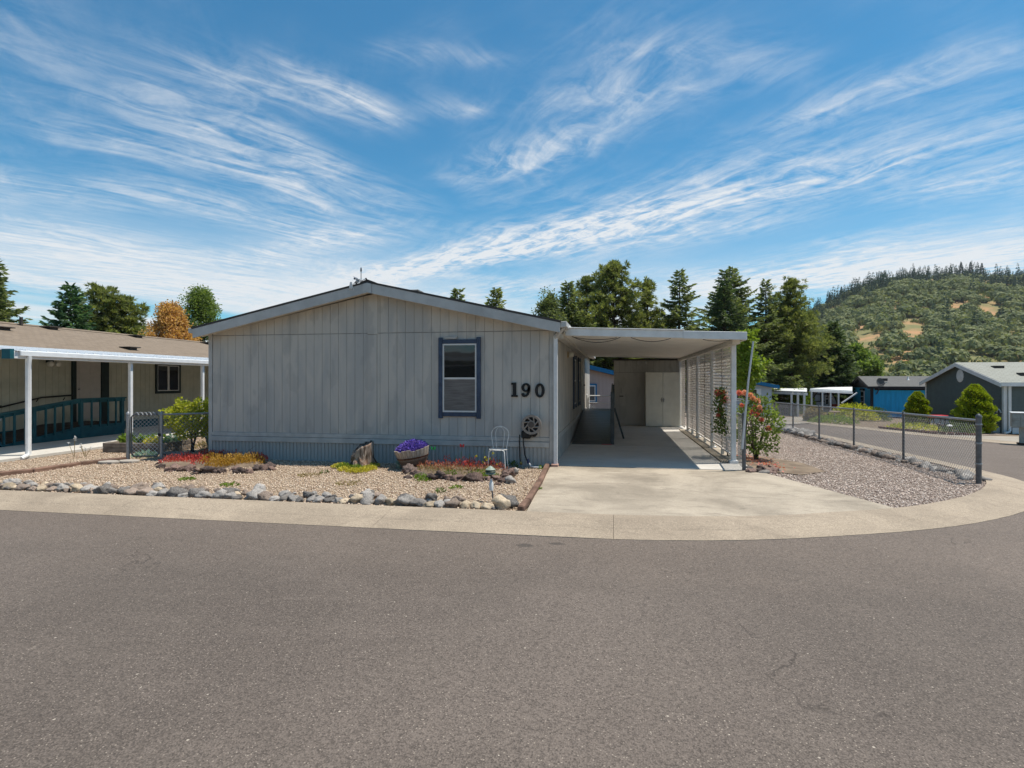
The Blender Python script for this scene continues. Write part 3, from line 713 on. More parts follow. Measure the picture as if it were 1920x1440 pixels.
# side wall under the carport: joined siding, belt, windows, door
sd = MB(); y = .06
while y < HL - .2:
    sd.box(-.001, .012, y + .004, y + .172, .575, EV - .1); y += .176
sd.build('side_siding', SIDE, home, kind='stuff')
MB().box(-.001, .03, .055, HL, .47, .573).build('side_belt_board', TRIM, home, bevel=.004)
MB().box(-.001, .02, .055, HL, .04, .468).build('side_skirting', SKIRT, home)
def window(parent, plane, a0, a1, z0, z1, off, frame, paneM, trim=None, tw=.08, split=None, lower=None, fw=.03, out=-1):
    """plane 'y': window lies in x-z facing out*y; plane 'x': in y-z facing out*x. Returns the window part."""
    def bx(mb, u0, u1, v0, v1, d0, d1):
        lo, hi = sorted((off + out * d0, off + out * d1))
        return mb.box(u0, u1, lo, hi, v0, v1) if plane == 'y' else mb.box(lo, hi, u0, u1, v0, v1)
    fr = MB()
    for q in ((a0, a1, z0, z0 + fw), (a0, a1, z1 - fw, z1), (a0, a0 + fw, z0 + fw, z1 - fw), (a1 - fw, a1, z0 + fw, z1 - fw)): bx(fr, *q, 0, .03)
    if split: bx(fr, a0 + fw, a1 - fw, split - fw * .6, split + fw * .6, .0, .026)
    win = fr.build('window', frame, parent)
    if split:
        bx(MB(), a0 + fw, a1 - fw, split + fw * .6, z1 - fw, .004, .012).build('pane', paneM, win)
        bx(MB(), a0 + fw, a1 - fw, z0 + fw, split - fw * .6, .004, .016).build('pane', lower or paneM, win)
    else: bx(MB(), a0 + fw, a1 - fw, z0 + fw, z1 - fw, .004, .012).build('pane', paneM, win)
    if trim:
        for q in ((a0 - tw, a0 - .001, z0 - tw * 1.5, z1 + tw * 1.5), (a1 + .001, a1 + tw, z0 - tw * 1.5, z1 + tw * 1.5)): bx(MB(), *q, -.002, .045).build('trim_board', trim, win, bevel=.004)
        for q in ((a0, a1, z0 - tw, z0 - .001), (a0, a1, z1 + .001, z1 + tw)): bx(MB(), *q, -.002, .038).build('trim_board', trim, win, bevel=.004)
    return win
wa, wzt = FW(831, 645); wb, wzb = FW(894.4, 773)
window(home, 'y', wa, wb, wzb, wzt, -.014, VINYL, GLASS, NAVY, .082, FW(862, 709.5)[1], SCREEN)
xx, zz = FW(846, 634); MB().box(xx - .1, xx + .12, -.06, -.014, zz - .02, zz + .03).build('window_vent', TRIM, home, bevel=.004)
window(home, 'x', 4.9, 5.8, 1.0, 2.25, .014, VINYL, GLASS, NAVY, .08, 1.65, SCREEN, out=1)
window(home, 'x', 6.9, 7.7, 1.0, 2.25, .014, VINYL, GLASS, NAVY, .08, 1.65, SCREEN, out=1)
dr = MB().box(.012, .05, 9.1, 9.95, .64, 2.36).build('door', WHITE, home, bevel=.004)
MB().lathe([(.03, 0), (.03, .02), (.015, .03), (.028, .05), (.026, .07), (.008, .08)], 12, (.05, 9.2, 1.5), 0).build('door_knob', GALV, dr, True)
for q in ((9.0, 9.1), (9.95, 10.05)): MB().box(.012, .07, q[0], q[1], .64, 2.45).build('door_trim', WHITE, dr)
# wall light by the carport
wl = MB().box(.012, .03, 3.05, 3.19, 2.2, 2.36).build('wall_light', mat('brass_plate', (.50, .33, .12), .4, .1, 20, metal=.6), home, bevel=.006)
MB().lathe([(.02, .0), (.055, .03), (.062, .08), (.05, .12), (.02, .135)], 14, (.03, 3.12, 2.28), 0).build('lamp_glass', mat('frosted_lamp_glass', (.72, .68, .58), .3, .05, 9), wl, True)
# roof: two slopes, shingle edge, fascia boards, ridge cap, gutter
def slope(xa, za, xb, zb, y0, y1, th): return MB().prism([(xa, za), (xb, zb), (xb, zb + th), (xa, za + th)], 1, y0, y1)
ez = EV - .02
FA = .19
slope(-HW - .17, ez + .125, RX, RZ + .145, -OV - .03, HL + .2, .035).build('roof_slope', SHDARK, home)
slope(RX, RZ + .145, .17, ez + .125, -OV - .03, HL + .2, .035).build('roof_slope', SHDARK, home)
slope(-HW - .15, ez + .05, RX, RZ + .07, -OV + .03, HL + .15, .07).build('roof_deck', OFFWH, home)
slope(RX, RZ + .07, .15, ez + .05, -OV + .03, HL + .15, .07).build('roof_deck', OFFWH, home)
sl_ = (RZ - EV + .02) / (HW / 2)
def fascia(xa, xb):
    za, zb = [ez - .065 + (RZ + .02 - ez) * ((x + HW + .15) / (RX + HW + .15) if x <= RX else (.15 - x) / (.15 - RX)) for x in (xa, xb)]
    MB().prism([(xa, za), (xb, zb), (xb, zb + FA), (xa, za + FA)], 1, -OV - .022, -OV + .01).build('fascia_board', FASC, home, bevel=.004)
fascia(-HW - .15, RX - .095); fascia(RX + .095, .15)
zr = ez - .065 + (RZ + .02 - ez)
MB().prism([(RX - .092, zr - .022), (RX, zr - .0), (RX + .092, zr - .022), (RX + .092, zr + FA - .022), (RX, zr + FA), (RX - .092, zr + FA - .022)], 1, -OV - .036, -OV + .012).build('ridge_fascia_block', FASC, home, bevel=.004)
slope(-HW - .15, ez - .015, RX, RZ + .005, -OV + .012, .0, .012).build('soffit', OFFWH, home); slope(RX, RZ + .005, .15, ez - .015, -OV + .012, .0, .012).build('soffit', OFFWH, home)
MB().prism([(RX - .16, RZ + .155), (RX, RZ + .19), (RX + .16, RZ + .155), (RX, RZ + .215)], 1, -OV - .03, HL + .2).build('ridge_cap', SHDARK, home)
MB().box(RX + .5, RX + .85, .25, .6, RZ - .02, RZ + .085).build('roof_vent', SHGREY, home, bevel=.02)
# gutter end and downspout at the right front corner, gutter at the left
MB().prism([(.152, ez + .03), (.27, ez + .05), (.27, ez + .15), (.152, ez + .14)], 1, -OV, HL).build('gutter', FASC, home, bevel=.006)
MB().prism([(-HW - .27, ez + .05), (-HW - .152, ez + .03), (-HW - .152, ez + .14), (-HW - .27, ez + .15)], 1, -OV, HL).build('gutter', FASC, home, bevel=.006)
MB().beam((.20, -.22, ez + .04), (.045, -.07, 2.46), .075, .055).build('downspout_elbow', TRIM, home)
MB().box(.008, .083, -.10, -.045, .05, 2.50).build('downspout', WHITE, home, bevel=.006)
MB().box(-.035, .10, -.16, .0, .0, .09).build('downspout_block', mat('pink_brick', (.40, .24, .19), .9, .2, 9), home, bevel=.01)
# black house number 190, cut from thick board
def digit(poly_sets, name):
    mb = MB()
    for p in poly_sets: mb.prism(p, 1, -.045, -.016)
    return mb.build(name, BLACK, home)
def px_poly(pts): return [FW(x, y, -.03) for x, y in pts]
digit([px_poly([(961.0, 721.4), (958.6, 721.4), (958.6, 717.6), (963, 717.2), (967.9, 717.2), (967.9, 740.4), (970.8, 740.6), (970.8, 744.2), (958.8, 744), (958.8, 740.2), (961.6, 740.3), (961.6, 721.4)])], 'house_digit')
def ring(cx, cy_, ro, rio, a0=0, a1=360, n=28):
    """ring quads with different outer (rx, ry) and inner radii in pixels"""
    out = []
    for i in range(n):
        A, B = R(a0 + (a1 - a0) * i / n), R(a0 + (a1 - a0) * (i + 1) / n)
        q = [(cx + r[0] * math.cos(t), cy_ - r[1] * math.sin(t)) for r, t in ((ro, A), (ro, B), (rio, B), (rio, A))]; out.append(px_poly(q))
    return out
digit(ring(1012.2, 732.1, (9.1, 13.4), (3.6, 9.2)), 'house_digit')
digit(ring(986.2, 726.6, (8.4, 8.4), (3.3, 4.9)) + [px_poly([(989.4, 727), (994.5, 726), (994.3, 732), (993, 737), (990.6, 741), (986.6, 739.8), (988.8, 735), (989.4, 731)]),
      px_poly([(990.8, 740.8), (987.5, 743.8), (983, 744.6), (979.6, 743.4), (977.9, 740), (978.4, 737), (982, 736.6), (983.4, 738.6), (983.6, 740.4), (986.8, 739.6)])], 'house_digit')

# weather vane on the ridge
vx, vz = FW(677, 533, .4)
vane = thing('weather_vane', 'small silver weather vane with eagle standing on the home roof ridge', 'weather vane', (FW(677, 533, .12)[0], .12, RZ + .10))
STEEL = mat('dull_silver', (.42, .42, .43), .45, .2, 15, metal=.5)
MB().tube([(0, 0, 0), (0, 0, .42)], .008, 6).build('pole', DGALV, vane)
MB().prism([(-.05, -.09), (-.02, .07), (.02, .07), (.05, -.09), (.02, -.03), (-.0, -.09), (-.02, -.03)], 1, -.455, -.44).build('base_bracket', WHITE, vane)
MB().tube([(-.13, .05, .13), (.13, -.05, .2)], .006, 6).build('direction_arm', DGALV, vane); MB().tube([(-.10, -.09, .20), (.12, .09, .14)], .006, 6).build('direction_arm', DGALV, vane)
for p in ((-.13, .05, .13), (.13, -.05, .2), (-.10, -.09, .20), (.12, .09, .14)):
    MB().lathe([(.002, -.02), (.02, -.006), (.02, .006), (.002, .02)], 8, p).build('direction_letter', BLACK, vane)
MB().add([(-.18, .0, .27), (-.10, .02, .24), (-.06, .0, .21), (-.09, -.02, .2), (-.02, 0, .2), (-.05, 0, .14), (-.14, .02, .13), (-.19, .0, .09), (-.11, .0, .18)], [(0, 1, 8), (1, 2, 8), (2, 4, 5, 8), (8, 5, 6), (8, 6, 7)]).build('eagle', STEEL, vane)
vane.children[-1].modifiers.new('solid', 'SOLIDIFY').thickness = .012
MB().prism([(-.018, .36), (.018, .36), (.010, .44), (-.010, .44)], 1, -.006, .006).build('arrow_tip', DGALV, vane)

# hose reel on the wall
rx, rz = FW(996.7, 796, -.2)
reel = thing('hose_reel', 'taupe wall hose reel with swirl cut outs beside the black number', 'hose reel', (rx, -.03, 0))
TAUPE = mat('taupe_plastic', (.25, .215, .185), .55, .08, 9); BLK2 = mat('black_rubber', (.014, .014, .015), .5, .2, 30)
MB().lathe([(.155, -.16), (.155, -.02)], 28, (0, 0, rz), 1).build('hose_drum', BLK2, reel, True)
fc = MB(); N_ = 28
def aring(mb, r0, r1, y0, y1, n=32, a0=0, a1=2 * math.pi):
    for i in range(n):
        A, B = a0 + (a1 - a0) * i / n, a0 + (a1 - a0) * (i + 1) / n
        vs_ = [(r * math.cos(t), y, rz + r * math.sin(t)) for y in (y0, y1) for r, t in ((r0, A), (r1, A), (r1, B), (r0, B))]
        mb.add(vs_, [(0, 1, 2, 3), (4, 7, 6, 5), (0, 4, 5, 1), (2, 6, 7, 3), (1, 5, 6, 2), (0, 3, 7, 4)])
    return mb
aring(fc, .142, .185, -.215, -.16); aring(fc, .055, .075, -.215, -.17)
for k in range(8):
    a = k * math.pi / 4
    pts = [(.068 * math.cos(a), -.2, rz + .068 * math.sin(a)), (.105 * math.cos(a + .35), -.2, rz + .105 * math.sin(a + .35)), (.15 * math.cos(a + .5), -.2, rz + .15 * math.sin(a + .5))]
    fc.tube(pts, [.014, .013, .02], 6)
fc.build('reel_face', TAUPE, reel, True)
MB().lathe([(.056, -.225), (.056, -.15)], 20, (0, 0, rz), 1).build('hub', mat('dark_taupe_plastic', (.085, .07, .06), .5, .1, 9), reel, True)
MB().box(-.20, -.02, -.14, .015, rz - .27, rz - .12).build('wall_bracket', BLK2, reel, bevel=.02); MB().box(-.02, .09, -.12, .015, rz - .235, rz - .15).build('wall_bracket', BLK2, reel, bevel=.03)
hx1, hx2 = FW(976.5, 800)[0] - rx, FW(983, 800)[0] - rx
MB().tube([(hx1, -.1, rz - .2), (hx1 - .005, -.09, .5), (hx1, -.08, .2), (hx1 + .01, -.07, .10)], .012, 8).build('hose', BLK2, reel, True)
MB().tube([(hx2, -.1, rz - .2), (hx2 + .0, -.09, .5), (hx2 + .03, -.1, .25), (hx2 + .09, -.12, .12), (hx2 + .12, -.13, .09)], .012, 8).build('hose', BLK2, reel, True)
MB().tube([(hx2 + .12, -.13, .10), (hx2 + .15, -.16, .05), (hx2 + .22, -.2, .035), (hx2 + .36, -.24, .04)], .013, 8).build('white_hose_end', WHITE, reel, True)
MB().lathe([(.012, 0), (.028, .02), (.028, .05), (.012, .07)], 10, (hx1 + .02, -.07, .05)).build('spigot', mat('brass', (.35, .25, .08), .35, .1, 20, metal=.8), reel, True)
MB().lathe([(.02, 0), (.026, .03), (.016, .09)], 10, (hx2 + .10, -.13, .09)).build('hose_coupling', mat('blue_plastic', (.03, .04, .10), .4, .1, 9), reel, True)

# ================================================================== carport
PX, PY0, PYB = 3.42, .93, 10.2
cp = thing('carport', 'white flat roofed carport with lattice side attached to the grey home', 'carport', (0, 0, 0))
def cz_(x): return 2.555 - .035 * x                       # underside of the roof pans
n = 12; pans = [.02 + (10.5 - .3) * i / n + .3 for i in range(n + 1)]
for i in range(n):
    MB().prism([(.16, cz_(.16)), (3.50, cz_(3.50)), (3.50, cz_(3.50) + .05), (.16, cz_(.16) + .05)], 1, pans[i] + .004, pans[i + 1] - .004).build('roof_pan', CEIL, cp)
fa = MB(); fa.prism([(.20, cz_(.2) - .02), (2.42, cz_(2.42) - .02), (2.42, cz_(2.42) + .12), (.20, cz_(.2) + .12)], 1, .27, .31); fa.prism([(.20, cz_(.2) + .122), (2.42, cz_(2.42) + .122), (2.42, cz_(2.42) + .14), (.20, cz_(.2) + .14)], 1, .25, .33); fa.build('front_gutter', WHITE, cp, bevel=.004)
MB().prism([(2.40, cz_(2.42) - .03), (3.53, cz_(3.53) - .03), (3.53, cz_(3.53) + .115), (2.40, cz_(2.42) + .115)], 1, .255, .269).build('front_gutter', WHITE, cp, bevel=.004)
MB().box(3.505, 3.53, .31, 10.6, cz_(3.6) - .03, cz_(3.6) + .115).build('side_gutter', WHITE, cp, bevel=.004)
MB().box(3.34, 3.48, .6, 10.5, cz_(3.42) - .085, cz_(3.42) - .004).build('side_beam', OFFWH, cp, bevel=.004)
MB().box(.02, .16, .32, 10.5, cz_(.1) - .07, cz_(.1) + .02).build('ledger', OFFWH, cp)
for yy in (PY0, 3.35, 5.8, 8.0, PYB):
    MB().box(PX - .045, PX + .045, yy - .045, yy + .045, .0, cz_(PX) - .086).build('post', WHITE, cp, bevel=.006)
    if yy < 8.1: MB().box(PX - .08, PX + .08, yy - .08, yy + .08, .03, .10).build('post_foot', WHITE, cp, bevel=.006)
# lattice panels: two layers of diagonal strips, cut to the frame
def lattice(y0, y1, z0, z1, xa, sgn, per=.138, w=.042, th=.003):
    mb = MB(); k = y0 - (z1 - z0) if sgn > 0 else y0
    k = (y0 - (z1 - z0)) if sgn > 0 else y0
    while k < (y1 if sgn > 0 else y1 + (z1 - z0)):
        # line: y = k + sgn*(z - z0)
        if sgn > 0: za, zb = max(z0, z0 + (y0 - k)), min(z1, z0 + (y1 - k))
        else: za, zb = max(z0, z0 + (k - y1)), min(z1, z0 + (k - y0))
        if zb - za > .03: mb.beam((xa, k + sgn * (za - z0), za), (xa, k + sgn * (zb - z0), zb), th, w, (1, 0, 0)) if False else mb.beam((xa, k + sgn * (za - z0), za), (xa, k + sgn * (zb - z0), zb), w, th, (1, 0, 0))
        k += per
    return mb
yb = [PY0 + .05, 2.15, 3.37, 4.59, 5.81, 7.03, 8.02]
for i, (a, b) in enumerate(zip(yb, yb[1:])):
    z0 = .21 + .02 * math.sin(i * 2.1)
    pn = lattice(a + .01, b - .01, z0, 2.33, PX - .002, 1).build('lattice_panel', LATT, cp, kind='stuff')
    lattice(a + .01, b - .01, z0, 2.33, PX + .002, -1).build('strip_layer', LATT, pn, kind='stuff')
    fr_ = MB()
    for q in (a, b): fr_.box(PX - .006, PX + .02, q - .009, q + .009, z0 - .03, 2.36)
    fr_.box(PX - .018, PX + .018, a, b, z0 - .03, z0 - .001); fr_.build('panel_frame', LATT, pn)
    MB().box(PX - .03, PX + .03, b - .09, b - .03, .0, z0 - .03).build('lattice_stub', OFFWH, cp)
pn = lattice(8.75, PYB - .06, .1, 2.33, PX - .002, 1).build('lattice_panel', LATT, cp, kind='stuff'); lattice(8.75, PYB - .06, .1, 2.33, PX + .002, -1).build('strip_layer', LATT, pn, kind='stuff')
MB().box(3.2, 3.66, .95, 8.6, .03, .075).build('concrete_footing', CONC, cp, bevel=.01)
# string of cable under the ceiling
def cable(name, label, pts, r=.006):
    o = MB().tube(pts, r, 6).build(name, BLK2); return tag(o, label, 'cable')
def sag(xa, xb, y, d, za=None, n=10):
    return [(xa + (xb - xa) * i / n, y, cz_(xa + (xb - xa) * i / n) - .012 - d * 4 * (i / n) * (1 - i / n)) for i in range(n + 1)]
cable('hanging_cable', 'black cable sagging lowest from carport ceiling next to the home wall', sag(.3, 1.25, .55, .11))
cable('hanging_cable', 'thin black cable with plug sagging just above the lower one', sag(.3, 1.18, .7, .045))
cable('hanging_cable', 'black cable sagging from the middle of the carport ceiling', sag(1.45, 2.2, .55, .07))
cable('hanging_cable', 'black cable lying nearly flat under carport ceiling by the lattice', sag(2.8, 3.3, .6, .03))

# ================================================================== shed, cabinet, ramp under the carport
shed = thing('storage_shed', 'dark grey board sided shed closing the back of the carport', 'shed', (0, 10.3, 0))
MB().box(1.1, 3.5, .0, 2.6, .0, 2.40).build('wall', GROOVE, shed)
xs_ = 1.1
while xs_ < 3.45:
    for z0, z1 in ((.05, 1.95), (1.96, 2.37)):
        if 1.24 < xs_ + .1 < 2.2 and z0 < 1: continue
        MB().box(xs_ + .004, min(xs_ + .196, 3.5), -.014, .0, z0, z1).build('siding_board', SHEDM, shed)
    xs_ += .2
sdoor = MB().box(1.30, 2.22, -.022, -.0, .05, 1.945).build('door', SHEDM, shed)
for k in range(5): MB().box(1.304 + k * .183, 1.304 + k * .183 + .176, -.032, -.023, .055, 1.94).build('door_board', SHEDM, sdoor)
MB().tube([(1.36, -.05, 1.2), (1.36, -.075, 1.25), (1.36, -.075, 1.35), (1.36, -.05, 1.4)], .012, 6).build('handle', GALV, sdoor); MB().box(1.30, 1.44, -.06, -.033, 1.08, 1.11).build('latch', BLACK, sdoor)
MB().box(1.05, 3.6, -.02, 2.7, 2.41, 2.44).build('roof', SHDARK, shed)
MB().lathe([(.03, 0), (.05, .04), (.02, .09)], 10, (2.25, -.09, 2.3), 1).build('lamp', WHITE, shed, True)
cab = thing('steel_cabinet', 'putty coloured two door steel cabinet against the shed wall', 'cabinet', (2.20, 9.78, .05))
MB().box(0, 1.16, .02, .5, .0, 1.9).build('body', CABM, cab, bevel=.006)
for k in range(2):
    d = MB().box(.004 + k * .583, .573 + k * .583, -.004, .019, .02, 1.885).build('door', CABM, cab, bevel=.004)
    MB().box(.535 + k * .07, .56 + k * .07, -.03, -.004, .86 + .0 * k, 1.0).build('handle', GALV, d)
MB().box(.50, .66, -.04, -.031, .93, .945).build('hasp', GALV, cab)
ramp = thing('wheelchair_ramp', 'dark charcoal wooden ramp rising along the grey home wall', 'ramp', (0, 0, 0))
rxa, rxb, ry0, ry1, rz1 = .07, 1.03, 3.75, 8.4, .60
nb_ = 18
for i in range(nb_):
    ya, yb_ = ry0 + (ry1 - ry0) * i / nb_, ry0 + (ry1 - ry0) * (i + 1) / nb_ - .012
    za, zb = .055 + rz1 * (i / nb_), .055 + rz1 * ((i + 1) / nb_ - .003)
    MB().prism([(ya, za), (yb_, zb), (yb_, zb - .035), (ya, za - .035)], 0, rxa, rxb).build('ramp_board', CHAR, ramp)
for k in range(10):
    MB().box(rxa, rxb, ry1 + .01 + k * .16, ry1 + .155 + k * .16, rz1 + .02, rz1 + .055).build('landing_board', CHAR, ramp)
MB().prism([(ry0 + .3, .05), (ry1, .05), (ry1, rz1), (ry0 + .3, .06)], 0, rxb - .05, rxb - .012).build('side_skirt', CHAR, ramp)
MB().box(rxb - .05, rxb - .012, ry1, ry1 + 1.6, .05, rz1).build('side_skirt', CHAR, ramp)
for k, yy in enumerate((ry0 + .06, ry0 + 1.6, ry0 + 3.1, ry1, ry1 + 1.55)):
    zt = .055 + rz1 * min(1, (yy - ry0) / (ry1 - ry0))
    MB().box(rxb + .005, rxb + .095, yy - .045, yy + .045, .05, zt + .86 + (.45 if k == 0 else 0)).build('rail_post', CHAR, ramp, bevel=.004)
for dz_ in (.35, .62, .84):
    MB().beam((rxb + .02, ry0 + .1, .06 + dz_ + .15), (rxb + .02, ry1, .06 + rz1 + dz_), .03, .12).build('rail', CHAR, ramp)
    MB().beam((rxb + .02, ry1, .06 + rz1 + dz_), (rxb + .02, ry1 + 1.55, .06 + rz1 + dz_), .03, .12).build('rail', CHAR, ramp)
MB().box(rxb - .22, rxb + .03, ry0 - .03, ry0 - .004, .047, .06).build('red_edge_strip', mat('red_tape', (.45, .03, .05), .5, .1, 9), ramp)
MB().beam((rxb + .1, 5.2, .9), (rxb + .35, 5.2, .06), .05, .05).build('brace', CHAR, ramp)
# ================================================================== rocks and edging of the front yard
def rock_mesh(i, rough=.25, flat=.7, sub=2, boxy=0, craggy=0):
    b = bmesh.new(); bmesh.ops.create_icosphere(b, subdivisions=sub, radius=1)
    for v in b.verts:
        d = v.co.normalized(); r = 1 + rough * mnoise.fractal(d * 1.3 + Vector((i * 7.3, 0, i)), 1, 2, 3) + rough * .35 * mnoise.noise(d * 4 + Vector((i, i * 3, 0)))
        if craggy: r += craggy * (abs(mnoise.noise(d * 3.1 + Vector((i * 2.7, 4, i)))) - .25) + craggy * .4 * abs(mnoise.noise(d * 7 + Vector((i, 1, 2))))
        v.co = d * r
        if boxy: v.co = Vector([math.copysign(min(abs(c), .72), c) for c in v.co]) * 1.15
        else:
            k_ = (i * 37 % 11) / 11; n_ = Vector((math.cos(i * 2.1), math.sin(i * 2.1), .4 + k_)).normalized(); e_ = v.co.dot(n_)
            if e_ > .62: v.co -= n_ * (e_ - .62) * .8          # one broken face
        v.co.z *= flat
    me = bpy.data.meshes.new('rock'); b.to_mesh(me); b.free(); me.shade_smooth(); return me
def rock_set(ms, k=4, **kw):
    out = []
    for m in ms:
        for i in range(k):
            me = rock_mesh(len(out) + 1, **kw); me.materials.append(m); out.append(me)
    return out
RIVER = rock_set(ROCKS, 6, rough=.46, sub=3, craggy=.07); LAVAS = rock_set([LAVA, LAVA2], 5, rough=.7, sub=3, craggy=.5); SLATE = rock_set([ROCKS[1], ROCKS[0], ROCKS[3]], 4, rough=.75, flat=.7)
def rock(parent, meshes, p, s, sink=.25, sq=None, wt=None):
    me = random.choices(meshes, wt)[0] if wt else random.choice(meshes)
    sx, sy, sz = sq or (random.uniform(.9, 1.35), random.uniform(.75, 1.0), random.uniform(.75, 1.1))
    return link('rock', me, None, parent, (p[0], p[1], p[2] + s * .7 * sz * (1 - sink)), (random.uniform(-.25, .25), random.uniform(-.25, .25), random.uniform(0, 6.28) if not sq else 0), (s * sx, s * sy, s * sz))
rb_ = thing('rock_border', 'row of grey and brown river rocks lining the kerb before the home', 'rock border', (0, 0, 0))
wt = [4] * 6 + [4] * 6 + [1.2] * 6 + [2.5] * 6
x = -11.8
while x < -.27:
    s = random.uniform(.05, .10) if x < -2.4 else random.uniform(.07, .13)
    if random.random() < .16 and x < -2.4: s *= 1.35
    x += s * random.uniform(.85, 1.1)
    rock(rb_, RIVER, (x, -3.82 + s + random.uniform(-.02, .07), .02), s, random.uniform(.3, .6), wt=wt)
    if random.random() < .8: rock(rb_, RIVER, (x + random.uniform(-.1, .1), -3.56 + random.uniform(-.05, .14), .03), s * random.uniform(.6, 1.1), .3, wt=wt)
    if random.random() < .6: rock(rb_, RIVER, (x + random.uniform(-.12, .12), -3.78 + random.uniform(0, .1), .02), s * random.uniform(.35, .6), .3, wt=wt)
    if random.random() < .35: rock(rb_, RIVER, (x + random.uniform(-.1, .1), -3.36 + random.uniform(-.05, .12), .02), s * random.uniform(.5, .8), .4, wt=wt)
    x += s * random.uniform(.65, .95)
# timber edging between gravel and driveway, timber line at the left
te = thing('timber_edging', 'weathered brown timbers edging the driveway beside the front gravel', 'edging', (0, 0, 0))
for a, b in (((DL.x - .085, -3.80), (DL.x - .06, -3.42)), ((DL.x - .065, -3.36), (DL.x - .09, -1.85)), ((DL.x - .095, -1.8), (-.10, -.2))):
    MB().beam((*a, .055), (*b, .065), .085, .085).build('timber', TIMBER, te, bevel=.015)
te2 = thing('timber_edging', 'low dark brown timbers crossing the gravel from the left edge to the gate', 'edging', (0, 0, 0))
pts = [T(-60, 899), T(60, 887), T(150, 873.5), T(236, 864)]
for a, b in zip(pts, pts[1:]): MB().beam((a.x, a.y, .035), (b.x, b.y, .035), .11, .09).build('timber', TIMBER, te2, bevel=.015)
SS = concrete('stepping_stone', (.42, .38, .33), (.34, .30, .26))
for px, py, lb in ((204, 870, 'pale concrete stepping stone left of the wire gate foot'), (241, 868.5, 'pale concrete stepping stone right in front of the wire gate')):
    p = T(px, py); o = MB().prism([(.19 * math.cos(R(a)) * (1.2 + .1 * math.sin(a)), .15 * math.sin(R(a))) for a in range(0, 360, 45)], 2, 0, .045).build('stepping_stone', SS, bevel=.008, loc=(p.x, p.y, .015)); tag(o, lb, 'stepping stone')

# ------------------------------------------------------------------ small plants
def tuft(name, label, cat, px, py, n, rad, h, m, parent_z=0, spread=.6, w=.03, group=None, p=None, ry=None, jitter=.5, ln=None):
    """patch of upright leaves around a ground point"""
    p = p or T(px, py); a = RNG.uniform(0, 6.283, n); r = rad * np.sqrt(RNG.uniform(0, 1, n)); ry = ry or rad
    dome = np.sqrt(np.maximum(0, 1 - (r / rad) ** 2)) * .8 + .2
    P = np.stack([r * np.cos(a), r * np.sin(a) * ry / rad, dome * h * RNG.uniform(0, .75, n)], 1)
    D = np.stack([np.cos(a) * spread, np.sin(a) * spread, np.ones(n)], 1) + rnd(n) * jitter
    q = leafquads(P, D, (ln or h * .4) * RNG.uniform(.6, 1.2, n), w * RNG.uniform(.7, 1.3, n))
    t = thing(name, label, cat, p, group=group); quads('leaves', q, m, t); return t
def patch(parent, name, m, pts, n, h, ln, w, jit=.7):
    """leaf mat through a list of (px, py, radius) ground spots, as one part"""
    Q = []; tot = sum(s[2] ** 2 for s in pts)
    for px, py, r in pts:
        c = T(px, py); k = int(n * r * r / tot) + 4; a = RNG.uniform(0, 6.283, k); rr = r * np.sqrt(RNG.uniform(0, 1, k))
        hh = h * (1.05 - .75 * (rr / r) ** 2) * RNG.uniform(.1, 1.0, k)
        P = np.stack([c.x + rr * np.cos(a), c.y + rr * np.sin(a), c.z + .02 + hh], 1)
        D = np.stack([np.cos(a) * .3, np.sin(a) * .3, np.ones(k)], 1) + rnd(k) * jit
        Q.append(leafquads(P, D, ln * RNG.uniform(.6, 1.3, k), w * RNG.uniform(.7, 1.3, k)))
    return quads(name, np.concatenate(Q), m, parent, 'stuff')
def soil(parent, spots, m=DIRT):
    mb = MB()
    for px, py, r, h in spots:
        c = T(px, py); k = 12
        vs = [(c.x + r * math.cos(6.283 * i / k), c.y + r * math.sin(6.283 * i / k), c.z + .005) for i in range(k)] + [(c.x + r * .6 * math.cos(6.283 * i / k), c.y + r * .6 * math.sin(6.283 * i / k), c.z + h) for i in range(k)] + [(c.x, c.y, c.z + h)]
        mb.add(vs, [(i, (i + 1) % k, k + (i + 1) % k, k + i) for i in range(k)] + [(k + i, k + (i + 1) % k, 2 * k) for i in range(k)])
    return mb.build('soil', m, parent)
# left flower bed
b1 = thing('flower_bed', 'flower bed of red and gold stonecrop ringed with dark lava rocks', 'flower bed', (0, 0, 0))
for px, py, s in [(303, 879, .10), (325, 884, .14), (342, 884, .10), (357, 884, .13), (370, 889, .12), (392, 888, .14), (404, 888, .09), (416, 888, .10), (440, 884, .12), (453, 888, .11), (468, 888, .10), (482, 884, .13), (495, 883, .12), (503, 878, .13), (510, 883, .10), (318, 868, .1), (298, 873, .09)]:
    rock(b1, LAVAS, T(px, py), s * .74, .25)
soil(b1, [(340, 872, .5, .08), (400, 872, .55, .1), (455, 873, .5, .08)])
patch(b1, 'red_stonecrop', L_RED, [(322, 872, .22), (345, 868, .25), (365, 871, .25), (380, 875, .2), (400, 862, .2), (425, 861, .2), (385, 862, .2), (445, 861, .18), (478, 865, .22), (488, 870, .15)], 2600, .17, .05, .018)
patch(b1, 'gold_stonecrop', L_GOLD, [(395, 874, .22), (412, 877, .25), (435, 875, .27), (455, 874, .25), (474, 873, .22)], 3400, .22, .045, .016)
